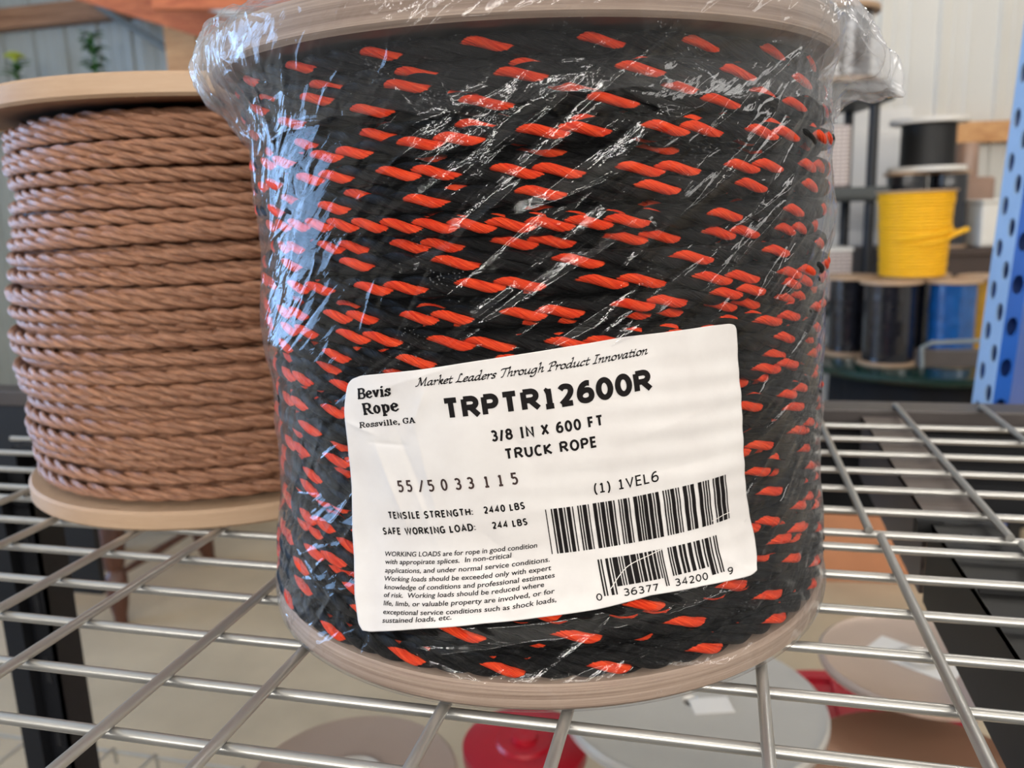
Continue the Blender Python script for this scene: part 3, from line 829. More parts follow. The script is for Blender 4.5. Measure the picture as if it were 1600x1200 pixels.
def lab_disp(a, b):
    a = np.asarray(a, float); b = np.asarray(b, float)
    h = 0.00022 * np.sin((b - 0.10 * a) / 10.2 * 2 * PI + 0.6 * np.sin(a / 40)) * (0.45 + 0.55 * vnoise(a / 45, b / 30, 3))
    h = h + 0.0006 * fbm(a / 50, b / 40, 8, 3)
    def fold(a0, b0, a1, b1, wd, am):
        dx, dy = a1 - a0, b1 - b0
        L = math.hypot(dx, dy)
        u = ((a - a0) * dx + (b - b0) * dy) / L; v = (-(a - a0) * dy + (b - b0) * dx) / L
        return am * np.exp(-np.abs(v) / wd) * np.clip(1 - ((u - L / 2) / (L / 2 + 2)) ** 2, 0, 1)
    for q in ((10, 26, 20, 62, 3.0, 0.0010), (22, 22, 31, 56, 3.5, -0.0009), (31, 18, 36, 70, 3.0, 0.0007), (-3, 18, 12, 24, 1.6, 0.0006), (8, 27, 26, 29, 1.2, -0.0005), (24, 40, 34, 74, 1.4, 0.0004),
              (0, 8, 60, -3, 5, 0.0008), (52, 66, 70, 86, 4, -0.0006), (45, 80, 62, 104, 4, 0.0006), (150, 98, 166, 112, 4, 0.0008), (40, 4, 30, 22, 2.5, 0.0007), (100, 40, 170, 30, 8, 0.0005), (80, 52, 165, 54, 7, -0.0004), (70, 26, 78, 42, 3, -0.0004)):
        h = h + fold(*q)
    # the left and lower corners stand off the spool a little
    h = h + 0.0016 * np.clip((4 - a) / 12, 0, 1) ** 2 + 0.0012 * np.clip((b - 100) / 12, 0, 1) ** 2
    return h
def lab_map(P, lift=0.0):
    P = np.asarray(P, float)
    a, b = P[:, 0], P[:, 1]
    s = LO[0] + (a * math.cos(LPH) + b * math.sin(LPH)) / 1000
    z = LO[1] + (a * math.sin(LPH) - b * math.cos(LPH)) / 1000
    q = np.clip((0.075 - z) / 0.060, 0, 1)
    dr = 0.0092 * q * q * (3 - 2 * q)          # the sticker follows the turns where they lean outwards
    z = z + dr * (0.2 - z) / 0.30
    r = LR + lab_disp(a, b) + lift + dr
    th = LTH + s / LR
    return np.stack([LC[0] + r * np.cos(th) - SC0[0], LC[1] + r * np.sin(th) - SC0[1], z], -1)

def smooth_poly(pts, n):
    p = np.array(pts + [pts[0]])
    d = np.concatenate([[0], np.cumsum(np.hypot(*np.diff(p, axis=0).T))])
    return p, d
def edge_curve(pts, n):
    p = np.array(pts, float)
    d = np.concatenate([[0], np.cumsum(np.hypot(*np.diff(p, axis=0).T))])
    t = np.linspace(0, d[-1], n)
    c = np.stack([np.interp(t, d, p[:, k]) for k in (0, 1)], -1)
    for _ in range(4):
        c[1:-1] = (c[:-2] + 2 * c[1:-1] + c[2:]) / 4
    return c
def build_label():
    o = OUTLINE
    top = edge_curve([(1.9, 1.4), (3.75, 0.12)] + o[0:8], 260)
    right = edge_curve(o[7:17], 190)
    bot = edge_curve([o[25], o[24]] + o[23:15:-1], 260)
    left = edge_curve([(1.9, 1.4), o[34]] + o[33:24:-1], 190)
    nt, ns = 260, 190
    sN, tN = np.linspace(0, 1, nt)[:, None, None], np.linspace(0, 1, ns)[None, :, None]
    bot = bot[:, :]
    P = (1 - tN) * top[:, None] + tN * bot[:, None] + (1 - sN) * left[None] + sN * right[None] - ((1 - sN) * (1 - tN) * top[0] + sN * (1 - tN) * top[-1] + (1 - sN) * tN * bot[0] + sN * tN * bot[-1])
    P = P.reshape(-1, 2)
    i, j = np.meshgrid(np.arange(nt - 1), np.arange(ns - 1), indexing='ij')
    f = np.stack([i * ns + j, i * ns + j + 1, (i + 1) * ns + j + 1, (i + 1) * ns + j], -1).reshape(-1, 4)
    front, back = lab_map(P, 0.0), lab_map(P, -0.00015)
    n = len(P)
    fb = f[:, ::-1] + n
    rim = [i * ns for i in range(nt)] + [(nt - 1) * ns + j for j in range(1, ns)] + [i * ns + ns - 1 for i in range(nt - 2, -1, -1)] + [j for j in range(ns - 2, 0, -1)]
    rim = np.array(rim); nx = np.roll(rim, -1)
    fr = np.stack([rim, nx, nx + n, rim + n], -1)
    return mesh('label', np.concatenate([front, back]), np.concatenate([f, fb, fr]), M['label'], main, True)
LAB = build_label()
LAB['label'] = 'white paper sticker with black print'

# ----- lettering: every glyph is a set of pen strokes, laid flat on the paper
def arc(cx, cy, rx, ry, a0, a1, n=None):
    n = n or max(5, int(abs(a1 - a0) / 15))
    return [(cx + rx * math.cos(math.radians(a0 + (a1 - a0) * i / n)), cy + ry * math.sin(math.radians(a0 + (a1 - a0) * i / n))) for i in range(n + 1)]
def spline(pts, n=6):
    p = [Vector(q) for q in pts]
    p = [p[0] * 2 - p[1]] + p + [p[-1] * 2 - p[-2]]
    out = []
    for i in range(1, len(p) - 2):
        for k in range(n):
            t = k / n
            a, b, c, d = p[i - 1], p[i], p[i + 1], p[i + 2]
            q = 0.5 * ((2 * b) + (c - a) * t + (2 * a - 5 * b + 4 * c - d) * t * t + (3 * b - a - 3 * c + d) * t ** 3)
            out.append((q.x, q.y))
    return out + [(p[-2].x, p[-2].y)]
E = lambda: arc(.5, .5, .5, .5, 90, 450, 28)
SANS = {
 'T': (.70, [[(0, 1), (1, 1)], [(.5, 1), (.5, 0)]]),
 'R': (.72, [[(0, 0), (0, 1)], [(0, 1), (.5, 1)] + arc(.55, .75, .38, .25, 90, -90) + [(0, .5)], [(.45, .5), (1.04, 0)]]),
 'P': (.66, [[(0, 0), (0, 1)], [(0, 1), (.5, 1)] + arc(.58, .73, .42, .27, 90, -90) + [(0, .46)]]),
 'B': (.68, [[(0, 0), (0, 1)], [(0, 1), (.5, 1)] + arc(.5, .76, .4, .24, 90, -90) + [(0, .52)], [(0, .52), (.52, .52)] + arc(.55, .26, .45, .26, 90, -90) + [(0, 0)]]),
 '1': (.52, [[(.52, 0), (.52, 1)], [(.08, .84), (.34, .88), (.52, 1)], [(0, 0), (1, 0)]]),
 '2': (.64, [spline([(.02, .84), (.22, .97), (.5, 1), (.82, .93), (.93, .74), (.82, .52), (.5, .28), (.0, .0)]), [(0, 0), (1, 0)]]),
 '3': (.63, [spline([(.04, .9), (.3, 1), (.62, .98), (.88, .84), (.86, .64), (.62, .53), (.36, .52)]), spline([(.36, .52), (.7, .5), (.95, .38), (.97, .2), (.76, .04), (.4, 0), (.0, .1)])]),
 '4': (.68, [[(.74, 0), (.74, 1), (0, .28), (1, .28)]]),
 '5': (.62, [[(.92, 1), (.12, 1), (.1, .56)], spline([(.1, .56), (.4, .6), (.75, .56), (.96, .36), (.86, .12), (.5, 0), (.0, .08)])]),
 '6': (.66, [spline([(.9, .98), (.6, .99), (.28, .86), (.06, .6), (.0, .3), (.14, .08), (.5, 0), (.86, .08), (1, .3), (.88, .54), (.54, .6), (.22, .52), (.03, .38)])]),
 '7': (.62, [[(0, 1), (1, 1), (.34, 0)]]),
 '8': (.66, [arc(.5, .76, .42, .24, 90, 450, 20), arc(.5, .27, .5, .27, 90, 450, 20)]),
 '9': (.66, [spline([(.1, .02), (.4, .01), (.72, .14), (.94, .4), (1, .7), (.86, .92), (.5, 1), (.14, .92), (0, .7), (.12, .46), (.46, .4), (.78, .48), (.97, .62)])]),
 '0': (.66, [E()]), 'O': (.78, [E()]),
 '/': (.42, [[(0, -.14), (1, 1.05)]]),
 'I': (.44, [[(.5, 0), (.5, 1)], [(0, 1), (1, 1)], [(0, 0), (1, 0)]]),
 'N': (.72, [[(0, 0), (0, 1), (1, 0), (1, 1)]]),
 'X': (.72, [[(0, 0), (1, 1)], [(0, 1), (1, 0)]]),
 'F': (.56, [[(0, 0), (0, 1), (1, 1)], [(0, .52), (.9, .52)]]),
 'E': (.57, [[(1, 1), (0, 1), (0, 0), (1, 0)], [(0, .52), (.92, .52)]]),
 'U': (.70, [[(0, 1), (0, .4)] + arc(.5, .38, .5, .38, 180, 360) + [(1, 1)]]),
 'C': (.66, [spline([(1, .92), (.66, 1), (.3, .93), (.05, .7), (.0, .42), (.14, .14), (.5, 0), (1, .07)])]),
 'G': (.70, [spline([(.98, .9), (.6, 1), (.28, .92), (.05, .7), (.0, .42), (.14, .14), (.5, 0), (.98, .08)]) + [(.98, .46), (.6, .46)]]),
 'K': (.70, [[(0, 0), (0, 1)], [(.98, 1), (.06, .5), (1.02, 0)]]),
 'S': (.62, [spline([(.95, .9), (.6, 1), (.2, .95), (.04, .76), (.2, .58), (.6, .48), (.94, .34), (.9, .12), (.5, 0), (.0, .1)])]),
 'L': (.54, [[(0, 1), (0, 0), (1, 0)]]), 'H': (.70, [[(0, 0), (0, 1)], [(1, 0), (1, 1)], [(0, .52), (1, .52)]]),
 'W': (1.06, [[(0, 1), (.24, 0), (.5, 1), (.76, 0), (1, 1)]]), 'V': (.72, [[(0, 1), (.5, 0), (1, 1)]]),
 'A': (.74, [[(0, 0), (.5, 1), (1, 0)], [(.2, .3), (.8, .3)]]),
 'D': (.74, [[(0, 0), (0, 1), (.42, 1)] + arc(.42, .5, .58, .5, 90, -90) + [(0, 0)]]),
 '(': (.28, [spline([(1, 1.08), (.25, .8), (.0, .42), (.25, .06), (1, -.22)])]), ')': (.28, [spline([(0, 1.08), (.75, .8), (1, .42), (.75, .06), (0, -.22)])]),
 ':': (.16, [[(.5, .02), (.5, .14)], [(.5, .56), (.5, .68)]]),
}
SCRIPT = {
 'a': (.58, [[(.42, .5), (.25, .56), (.08, .4), (.03, .16), (.12, .0), (.27, .1), (.41, .4)], [(.43, .56), (.38, .12), (.45, 0), (.56, .1)]]),
 'r': (.42, [[(.0, .46), (.1, .55), (.09, .0)], [(.1, .28), (.22, .5), (.34, .55), (.4, .46)]]),
 'k': (.50, [[(.02, 1.0), (.12, 1.06), (.09, 0)], [(.1, .26), (.3, .54), (.4, .46), (.3, .32), (.12, .27)], [(.2, .28), (.36, .03), (.5, .05)]]),
 'e': (.44, [[(.05, .24), (.3, .33), (.37, .46), (.25, .56), (.08, .4), (.03, .16), (.15, 0), (.38, .12)]]),
 't': (.36, [[(.15, .82), (.11, .15), (.2, 0), (.34, .1)], [(.0, .54), (.34, .56)]]),
 'd': (.60, [[(.42, .5), (.25, .56), (.08, .4), (.03, .16), (.12, .0), (.27, .1), (.41, .4)], [(.34, 1.06), (.46, 1.08), (.40, .12), (.46, 0), (.57, .1)]]),
 's': (.40, [[(.36, .48), (.22, .56), (.08, .45), (.14, .32), (.28, .22), (.29, .07), (.15, 0), (.0, .08)]]),
 'h': (.54, [[(.0, 1.0), (.12, 1.06), (.07, 0)], [(.09, .28), (.26, .53), (.39, .5), (.36, .1), (.42, 0), (.53, .09)]]),
 'o': (.50, [arc(.23, .28, .2, .28, 60, 420, 16)]),
 'u': (.60, [[(.0, .46), (.1, .55), (.07, .12), (.16, 0), (.3, .1), (.43, .4)], [(.45, .55), (.41, .1), (.47, 0), (.58, .1)]]),
 'g': (.56, [[(.42, .5), (.25, .56), (.08, .4), (.03, .16), (.12, .0), (.27, .1), (.41, .4)], [(.44, .56), (.4, -.12), (.28, -.36), (.1, -.38), (.0, -.28)]]),
 'c': (.42, [[(.37, .46), (.25, .56), (.08, .4), (.03, .16), (.14, 0), (.36, .11)]]),
 'n': (.56, [[(.0, .46), (.1, .55), (.07, 0)], [(.09, .28), (.26, .53), (.39, .5), (.36, .1), (.42, 0), (.54, .09)]]),
 'v': (.46, [[(.0, .48), (.1, .54), (.19, .02)], [(.19, .02), (.4, .4), (.38, .56)]]),
 'i': (.30, [[(.0, .46), (.1, .55), (.08, .1), (.14, 0), (.26, .1)], [(.12, .77), (.15, .81)]]),
 'M': (1.0, [[(-.12, .0), (.04, .03), (.16, .3), (.22, .98)], [(.08, .88), (.22, .98), (.44, .06)], [(.44, .06), (.8, .98)], [(.8, .98), (.78, .1), (.84, 0), (.92, .04)]]),
 'L': (.66, [[(.44, .88), (.36, .99), (.26, .9), (.19, .25), (.05, .03)], [(.0, .03), (.25, .07), (.5, .01), (.64, .1)]]),
 'T': (.62, [[(.0, .84), (.08, .96), (.4, .98), (.78, 1.0)], [(.42, .97), (.28, .08), (.14, .0)]]),
 'P': (.62, [[(.24, .95), (.14, .0)], [(.0, .8), (.15, .95), (.45, 1.0), (.58, .8), (.46, .56), (.22, .5)], [(.02, .0), (.28, .0)]]),
 'I': (.44, [[(.22, .97), (.16, .03)], [(.05, .97), (.4, .97)], [(.0, .02), (.32, .02)]]),
 ' ': (.32, []),
}
SLAB = {   # heavy soft-serif roman: thick stems, blunt feet
 'B': (.86, [[(.18, 0), (.18, 1)], [(.02, 0), (.5, 0)], [(.02, 1), (.5, 1)], [(.3, 1), (.5, 1)] + arc(.5, .76, .18, .24, 90, -90) + [(.3, .53)], [(.3, .53), (.54, .53)] + arc(.54, .265, .22, .265, 90, -90) + [(.3, 0)]]),
 'R': (.92, [[(.18, 0), (.18, 1)], [(.02, 0), (.38, 0)], [(.02, 1), (.5, 1)], [(.3, 1), (.5, 1)] + arc(.52, .75, .18, .25, 90, -90) + [(.3, .5)], [(.46, .48), (.7, .05), (.86, .0)]]),
 'G': (.90, [spline([(.74, .72), (.66, .92), (.46, 1), (.22, .88), (.12, .5), (.22, .12), (.46, 0), (.68, .1), (.72, .36)]), [(.54, .4), (.84, .4)], [(.74, .7), (.74, 1)]]),
 'A': (.94, [[(.14, 0), (.42, .96)], [(.46, .98), (.74, 0)], [(.0, 0), (.28, 0)], [(.56, 0), (.9, 0)], [(.26, .3), (.6, .3)]]),
 'e': (.66, [spline([(.12, .36), (.3, .38), (.52, .42), (.48, .62), (.32, .7), (.14, .56), (.12, .3), (.2, .08), (.38, 0), (.58, .12)])]),
 'v': (.68, [[(.14, .68), (.34, .04)], [(.34, .04), (.54, .68)], [(.0, .68), (.28, .68)], [(.42, .68), (.66, .68)]]),
 'i': (.42, [[(.2, 0), (.2, .68)], [(.02, 0), (.38, 0)], [(.04, .68), (.2, .68)], [(.2, .92), (.2, 1.0)]]),
 'l': (.42, [[(.2, 0), (.2, 1.0)], [(.02, 0), (.38, 0)], [(.04, 1.0), (.2, 1.0)]]),
 's': (.58, [spline([(.46, .56), (.3, .7), (.14, .58), (.18, .42), (.38, .32), (.46, .16), (.3, 0), (.1, .12)]), [(.46, .5), (.46, .7)], [(.08, 0), (.08, .2)]]),
 'o': (.68, [arc(.31, .35, .2, .35, 90, 450, 20)]),
 'p': (.72, [[(.18, -.3), (.18, .68)], [(.02, -.3), (.38, -.3)], [(.02, .68), (.18, .68)], spline([(.2, .5), (.34, .68), (.52, .58), (.56, .34), (.5, .1), (.36, 0), (.2, .14)])]),
 ',': (.30, [[(.14, .06), (.14, .1)], [(.17, .02), (.1, -.18)]]), ' ': (.34, []),
}
class Ink:
    def __init__(s): s.v, s.f = [], []
    def quad(s, *q):
        n = len(s.v)
        s.v += [(float(x), float(y)) for x, y in q]
        s.f.append(tuple(range(n, n + len(q))))
    def poly(s, pts, t, closed=False):
        """constant-width stroke with mitred joints"""
        p = [np.array(q, float) for q in pts]
        p = [q for i, q in enumerate(p) if i == 0 or np.hypot(*(q - p[i - 1])) > 1e-6]
        if len(p) < 2: return
        closed = np.hypot(*(p[0] - p[-1])) < 1e-6
        L, R = [], []
        for i, q in enumerate(p):
            a = p[i] - p[i - 1] if i > 0 else (p[-1] - p[-2] if closed else None)
            b = p[i + 1] - p[i] if i < len(p) - 1 else (p[1] - p[0] if closed else None)
            ns = [np.array((-d[1], d[0])) / np.hypot(*d) for d in (a, b) if d is not None]
            m = sum(ns); l = np.hypot(*m)
            m = ns[0] if l < 1e-6 else m / l
            k = min(1.9, 1 / max(0.3, float(m @ ns[0])))
            L.append(q + m * t / 2 * k); R.append(q - m * t / 2 * k)
        for i in range(len(p) - 1):
            s.quad(L[i], L[i + 1], R[i + 1], R[i])
    def nib(s, pts, n1, n2):
        for (a, b) in zip(pts[:-1], pts[1:]):
            a, b = np.array(a), np.array(b)
            for n in (n1, n2):
                n = np.array(n)
                s.quad(a + n, b + n, b - n, a - n)
        for q in pts:
            q = np.array(q)
            s.quad(q + n1, q + np.array(n2), q - n1, q - np.array(n2))
def line_ink(text, style, caph, L, stops=None):
    ink = Ink()
    font = {'script': SCRIPT, 'slab': SLAB}.get(style, SANS)
    tw = {'bold': .245, 'semi': .20, 'med': .205, 'thin': .145, 'digit': .155, 'stamp': .165}.get(style, .1)
    gap = {'bold': .07, 'semi': .13, 'med': .12, 'thin': .15, 'digit': .15, 'stamp': .2, 'script': .02, 'slab': .03}[style]
    adv = [font.get(c, (.36, []))[0] for c in text]
    tot = sum(adv) + gap * (len(text) - 1)
    kx = L / (tot * caph)
    x = 0.0
    for i, c in enumerate(text):
        wd, strokes = font.get(c, (.36, []))
        if stops:
            x = stops[i] * L / caph / kx
            wd = .42 if c != '1' else .36
        for st in strokes:
            if font is SANS:
                # skeleton inset so that the outer size is exact, pen width kept upright after the x scale
                W = wd * kx
                tt = tw
                pts = [(x * kx + tt / 2 + q[0] * (W - tt), tt / 2 + q[1] * (1 - tt)) for q in st]
                ink.poly([(q[0] * caph, q[1] * caph) for q in pts], tt * caph)
            elif font is SCRIPT:
                pts = spline(st, 5) if len(st) > 2 else st
                pts = [((x + q[0] + 0.30 * q[1]) * caph * kx, q[1] * caph) for q in pts]
                ink.nib(pts, np.array((.092, .076)) * caph, np.array((-.034, .040)) * caph)
            else:
                sl = 0.16 if text == 'Bevis' else 0.03
                pts = [((x + q[0] + sl * q[1]) * caph * kx, (q[1] * 0.9 + .05) * caph) for q in st]
                hor = len(st) == 2 and abs(st[0][1] - st[1][1]) < 1e-6
                if hor: ink.poly(pts, .14 * caph)
                else: ink.nib(pts, np.array((.150, .016)) * caph, np.array((.0, .075)) * caph)
        x += wd + gap
    return ink
def para_ink(text, caph, L):
    cu = bpy.data.curves.new('print_line', 'FONT')
    cu.body = text
    cu.shear = 0.22
    cu.offset = 0.012
    cu.resolution_u = 3
    o = bpy.data.objects.new('print_line', cu)
    C.objects.link(o)
    dg = bpy.context.evaluated_depsgraph_get()
    me = bpy.data.meshes.new_from_object(o.evaluated_get(dg))
    ink = Ink()
    vs = np.array([v.co[:2] for v in me.vertices])
    x0, x1 = vs[:, 0].min(), vs[:, 0].max()
    vs = np.stack([(vs[:, 0] - x0) * L / (x1 - x0), vs[:, 1] * caph / 0.70], -1)
    ink.v = [tuple(map(float, v)) for v in vs]
    ink.f = [tuple(p.vertices) for p in me.polygons]
    bpy.data.objects.remove(o); bpy.data.meshes.remove(me); bpy.data.curves.remove(cu)
    return ink
def cut(verts, faces, step=1.0):
    """splits long strokes so they follow the curve of the label"""
    bm = bmesh.new()
    vs = [bm.verts.new((x, y, 0)) for x, y in verts]
    for f in faces:
        try: bm.faces.new([vs[i] for i in f])
        except ValueError: pass
    for ax in (0, 1):
        lo, hi = min(v.co[ax] for v in bm.verts), max(v.co[ax] for v in bm.verts)
        q = math.ceil(lo / step) * step
        while q < hi:
            no = (1, 0, 0) if ax == 0 else (0, 1, 0)
            bmesh.ops.bisect_plane(bm, geom=bm.verts[:] + bm.edges[:] + bm.faces[:], plane_co=(q, q, 0), plane_no=no)
            q += step
    bm.verts.index_update()
    v = np.array([x.co[:2] for x in bm.verts]); f = [[x.index for x in p.verts] for p in bm.faces]
    bm.free()
    return v, f
def ink_mesh(name, P, faces, mat, lift=0.00022):
    W = lab_map(P, lift)
    # every face turned outwards
    out = []
    for f in faces:
        a = sum(P[f[i]][0] * P[f[(i + 1) % len(f)]][1] - P[f[(i + 1) % len(f)]][0] * P[f[i]][1] for i in range(len(f)))
        out.append(f[::-1] if a > 0 else f)
    return mesh(name, W, out, mat, LAB)
STOPS = [0, .077, .181, .274, .383, .496, .597, .727, .834, .937]
for text, style, a0, b0, a1, b1, ch in TEXT:
    L = math.hypot(a1 - a0, b1 - b0)
    d = np.array(((a1 - a0) / L, (b1 - b0) / L)); up = np.array((d[1], -d[0]))
    ink = para_ink(text, ch, L) if style == 'para' else line_ink(text, style, ch, L, STOPS if style == 'stamp' else None)
    P, F = cut(ink.v, ink.f)
    P = np.array((a0, b0)) + P[:, :1] * d + P[:, 1:] * up
    ink_mesh('lettering', P, F, M['stamp'] if style == 'stamp' else M['print'])
def bars(items, top_l, top_r, x_l, x_r, bot):
    v, f = [], []
    for it in items:
        x, wd = it[0], it[1]
        tl = (it[2] if len(it) > 2 else 0)
        for j in range(13):
            for q in (x, x + wd):
                k = (q - x_l) / (x_r - x_l)
                yt = top_l + (top_r - top_l) * k
                yb = bot(tl, k)
                v.append((q, yt + (yb - yt) * j / 12))
        n = len(v) - 26
        f += [(n + 2 * j, n + 2 * j + 1, n + 2 * j + 3, n + 2 * j + 2) for j in range(12)]
    return v, f
v, f = bars(BC1, 59.71, 62.65, 79.5, 157.97, lambda t, k: 78.78 + (82.34 - 78.78) * k)
ink_mesh('barcode', np.array(v), f, M['print'])
v, f = bars(BC2, 84.29, 87.31, 97.05, 149.83, lambda t, k: (100.52 + 4.05 * k) if t else (97.1 + 3.2 * k))
ink_mesh('barcode', np.array(v), f, M['print'])
sc = Ink()
for pts_, w_ in ((SCR1, 0.34), (SCR2, 0.3)):
    sc = Ink()
    sc.poly(spline(pts_, 5), w_)
    P, F = cut(sc.v, sc.f)
    ink_mesh('scratch', P, F, M['scratch'], 0.0003)

# ---------------------------------------------------------------- things under the deck
def tin_reel(name, label, c, r, ztop, zbot, mat, hub=0.028, body=0.055, sticker=None, base=True, group=None, cat='cable reel'):
    t = thing(name, label, cat, (c[0], c[1], zbot), 0, group)
    h = ztop - zbot
    MB().lathe([(hub, h - 0.006), (hub + 0.004, h), (r - 0.012, h), (r - 0.004, h + 0.002), (r, h - 0.001), (r, h - 0.008), (r - 0.01, h - 0.009), (hub, h - 0.009)], 96, close=True).build('flange', mat, t, True)
    MB().lathe([(hub - 0.001, 0.001), (body, 0.001), (body, h - 0.009), (hub - 0.001, h - 0.009)], 48, close=True).build('winding', M['black_cord'], t, True)
    if hub > 0.01: MB().lathe([(hub - 0.006, 0.002), (hub - 0.001, 0.002), (hub - 0.001, h + 0.001), (hub + 0.005, h + 0.003), (hub + 0.003, h + 0.0045), (hub - 0.006, h + 0.001)], 48, close=True).build('hub', M['steel_disc'], t, True)
    if base:
        MB().lathe([(body, 0.0), (body + 0.02, 0.0), (body + 0.02, 0.004), (body, 0.004)], 64, close=True).build('flange', mat, t, True)
    if sticker:
        (sx, sy, w_, h_, a_) = sticker
        mt = Matrix.Translation((sx, sy, h)) @ Matrix.Rotation(a_, 4, 'Z')
        s = MB().box((-w_ / 2, -h_ / 2, 0.0005), (w_ / 2, h_ / 2, 0.001), M=mt).build('sticker', M['white_card'], t)
        g = MB()
        for i in range(9):
            x = -0.018 + i * 0.0045
            g.box((x, h_ * 0.05, 0.001), (x + (0.003 if i % 3 else 0.0015), h_ * 0.32, 0.0013), M=mt)
        if w_ > 0.05: g.build('barcode', M['print'], s)
    return t
LD = -0.5974
tin_reel('cable_reel', 'tan steel cable reel with an open centre hole, left of the red canister', (-0.352, 0.672), 0.107, -0.35, LD, M['tin_disc'], hub=0.027)
lw = [-0.10 + i * 0.076 for i in range(5)]
wire_deck('wire_deck', 'lower zinc wire deck under the large grey cable reel', lw, [0.36 + i * 0.084 for i in range(10)], -0.115, 0.225, 0.30, 1.17, True, -0.60)
tin_reel('cable_reel', 'large grey steel cable reel directly below the black and orange rope spool', (-0.026, 0.872), 0.148, -0.35, LD, M['steel_disc'], hub=0.0065, body=0.05, sticker=(0.022, -0.006, 0.045, 0.03, 0.3))
tin_reel('cable_reel', 'grey steel cable reel at the bottom edge in front of the red canister', (-0.10, 0.585), 0.118, -0.43, LD, M['steel_disc'], hub=0.02, body=0.05)
t = thing('plastic_reel', 'red plastic reel with ribs, under the steel reel with a white sticker', 'plastic reel', (0.165, 1.01, LD))
h = -0.472 - LD
m = MB().lathe([(0.03, h - 0.012), (0.165, h - 0.012), (0.170, h - 0.006), (0.170, h), (0.150, h), (0.148, h - 0.006), (0.06, h - 0.006), (0.055, h), (0.03, h)], 72, close=True)
for i in range(16):
    m.box((0.058, -0.004, h - 0.007), (0.149, 0.004, h - 0.0005), M=Matrix.Rotation(2 * PI * i / 16, 4, 'Z'))
m.build('flange', M['red_plastic'], t)
MB().lathe([(0.03, 0.0), (0.07, 0.0), (0.07, h - 0.012), (0.03, h - 0.012)], 48, close=True).build('winding', M['red_plastic'], t, True)
tin_reel('cable_reel', 'brownish steel cable reel with a white barcode sticker, beside the black beam', (0.240, 1.012), 0.115, -0.35, -0.4715, M['tin_disc'], hub=0.02, body=0.034, base=False, sticker=(-0.005, 0.0, 0.105, 0.052, -0.62))
tin_reel('cable_reel', 'plain brown steel reel at the lower right, nearest the black beam', (0.215, 0.845), 0.130, -0.40, -0.4715, M['copper_disc'], hub=0.012, body=0.04, base=False)
t = thing('canister', 'round red plastic canister with a raised knob on its lid', 'canister', (-0.222, 0.868, LD))
h = -0.425 - LD
MB().lathe([(0.0, 0.0), (0.066, 0.0), (0.068, 0.004), (0.068, h - 0.02), (0.0, h - 0.02)], 64).build('body', M['red_plastic'], t, True)
ld = MB().lathe([(0.0, h - 0.02), (0.073, h - 0.02), (0.075, h - 0.017), (0.075, h - 0.002), (0.072, h), (0.035, h), (0.032, h + 0.004), (0.0, h + 0.004)], 64).build('lid', M['red_plastic'], t, True)
MB().lathe([(0.0, h + 0.004), (0.016, h + 0.004), (0.015, h + 0.010), (0.013, h + 0.011), (0.0, h + 0.008)], 24).build('knob', M['red_plastic'], ld, True)

t = thing('cardboard_box', 'brown cardboard box on the floor behind the wrapped rope spool', 'box', (0.42, 2.47, FLOOR), 0.10)
MB().box((-0.155, -0.13, 0.0), (0.125, 0.13, 0.40), bev=0.003).build('body', M['cardboard'], t)
MB().box((-0.155, -0.135, 0.40), (0.125, -0.002, 0.404)).build('flap', M['cardboard'], t)
MB().box((-0.155, 0.002, 0.40), (0.125, 0.135, 0.404)).build('flap', M['cardboard'], t)

# ---------------------------------------------------------------- wooden chair on the left
P1, P2, P3 = Vector((-1.555, 1.744)), Vector((-1.87, 2.22)), Vector((-1.548, 2.146))
cc = Vector((-1.73, 1.97))
t = thing('wooden_chair', 'dark turned wooden chair standing on the concrete behind the brown spool', 'chair', (cc.x, cc.y, FLOOR))
legs = [Vector((0.175, -0.226)), Vector((-0.19, 0.22)), Vector((0.182, 0.176)), Vector((-0.2, -0.19))]
for q in legs:
    top = q * 0.72
    MB().tube([(q.x + (top.x - q.x) * f_, q.y + (top.y - q.y) * f_, 0.42 * f_) for f_ in (0, 0.06, 0.12, 0.2, 0.3, 0.34, 0.38, 0.55, 0.75, 1.0)], [0.016, 0.018, 0.024, 0.028, 0.029, 0.020, 0.027, 0.031, 0.027, 0.022], 16).build('leg', M['chair_wood'], t, True)
for a, b in ((0, 2), (1, 3), (0, 3), (1, 2)):
    p, q = legs[a] * 0.92, legs[b] * 0.92
    z = 0.15 if (a, b) != (0, 2) else 0.13
    MB().tube([(p.x, p.y, z), ((p.x + q.x) / 2, (p.y + q.y) / 2, z), (q.x, q.y, z)], [0.008, 0.012, 0.008], 12).build('rung', M['chair_wood'], t, True)
MB().lathe([(0.0, 0.415), (0.2, 0.415), (0.215, 0.425), (0.215, 0.44), (0.2, 0.448), (0.0, 0.44)], 48).build('seat', M['red_wood'], t, True)
for i in range(5):
    x = -0.14 + i * 0.07
    MB().tube([(x, 0.17, 0.44), (x * 1.15, 0.25, 0.80)], 0.008, 10).build('spindle', M['chair_wood'], t, True)
MB().box((-0.2, 0.235, 0.79), (0.2, 0.262, 0.86), bev=0.008).build('top_rail', M['chair_wood'], t)
t = thing('wooden_stool', 'reddish wooden stool at the left edge behind the dark post', 'stool', (-2.27, 1.93, FLOOR), 0.3)
for x in (-0.14, 0.14):
    for y in (-0.14, 0.14):
        MB().box((x - 0.018, y - 0.018, 0), (x + 0.018, y + 0.018, 0.44), bev=0.003).build('leg', M['red_wood'], t)
MB().box((-0.18, -0.18, 0.44), (0.18, 0.18, 0.47), bev=0.005).build('seat', M['red_wood'], t)
for y in (-0.14, 0.14):
    MB().box((-0.122, y - 0.01, 0.1), (0.122, y + 0.01, 0.13)).build('rung', M['red_wood'], t)

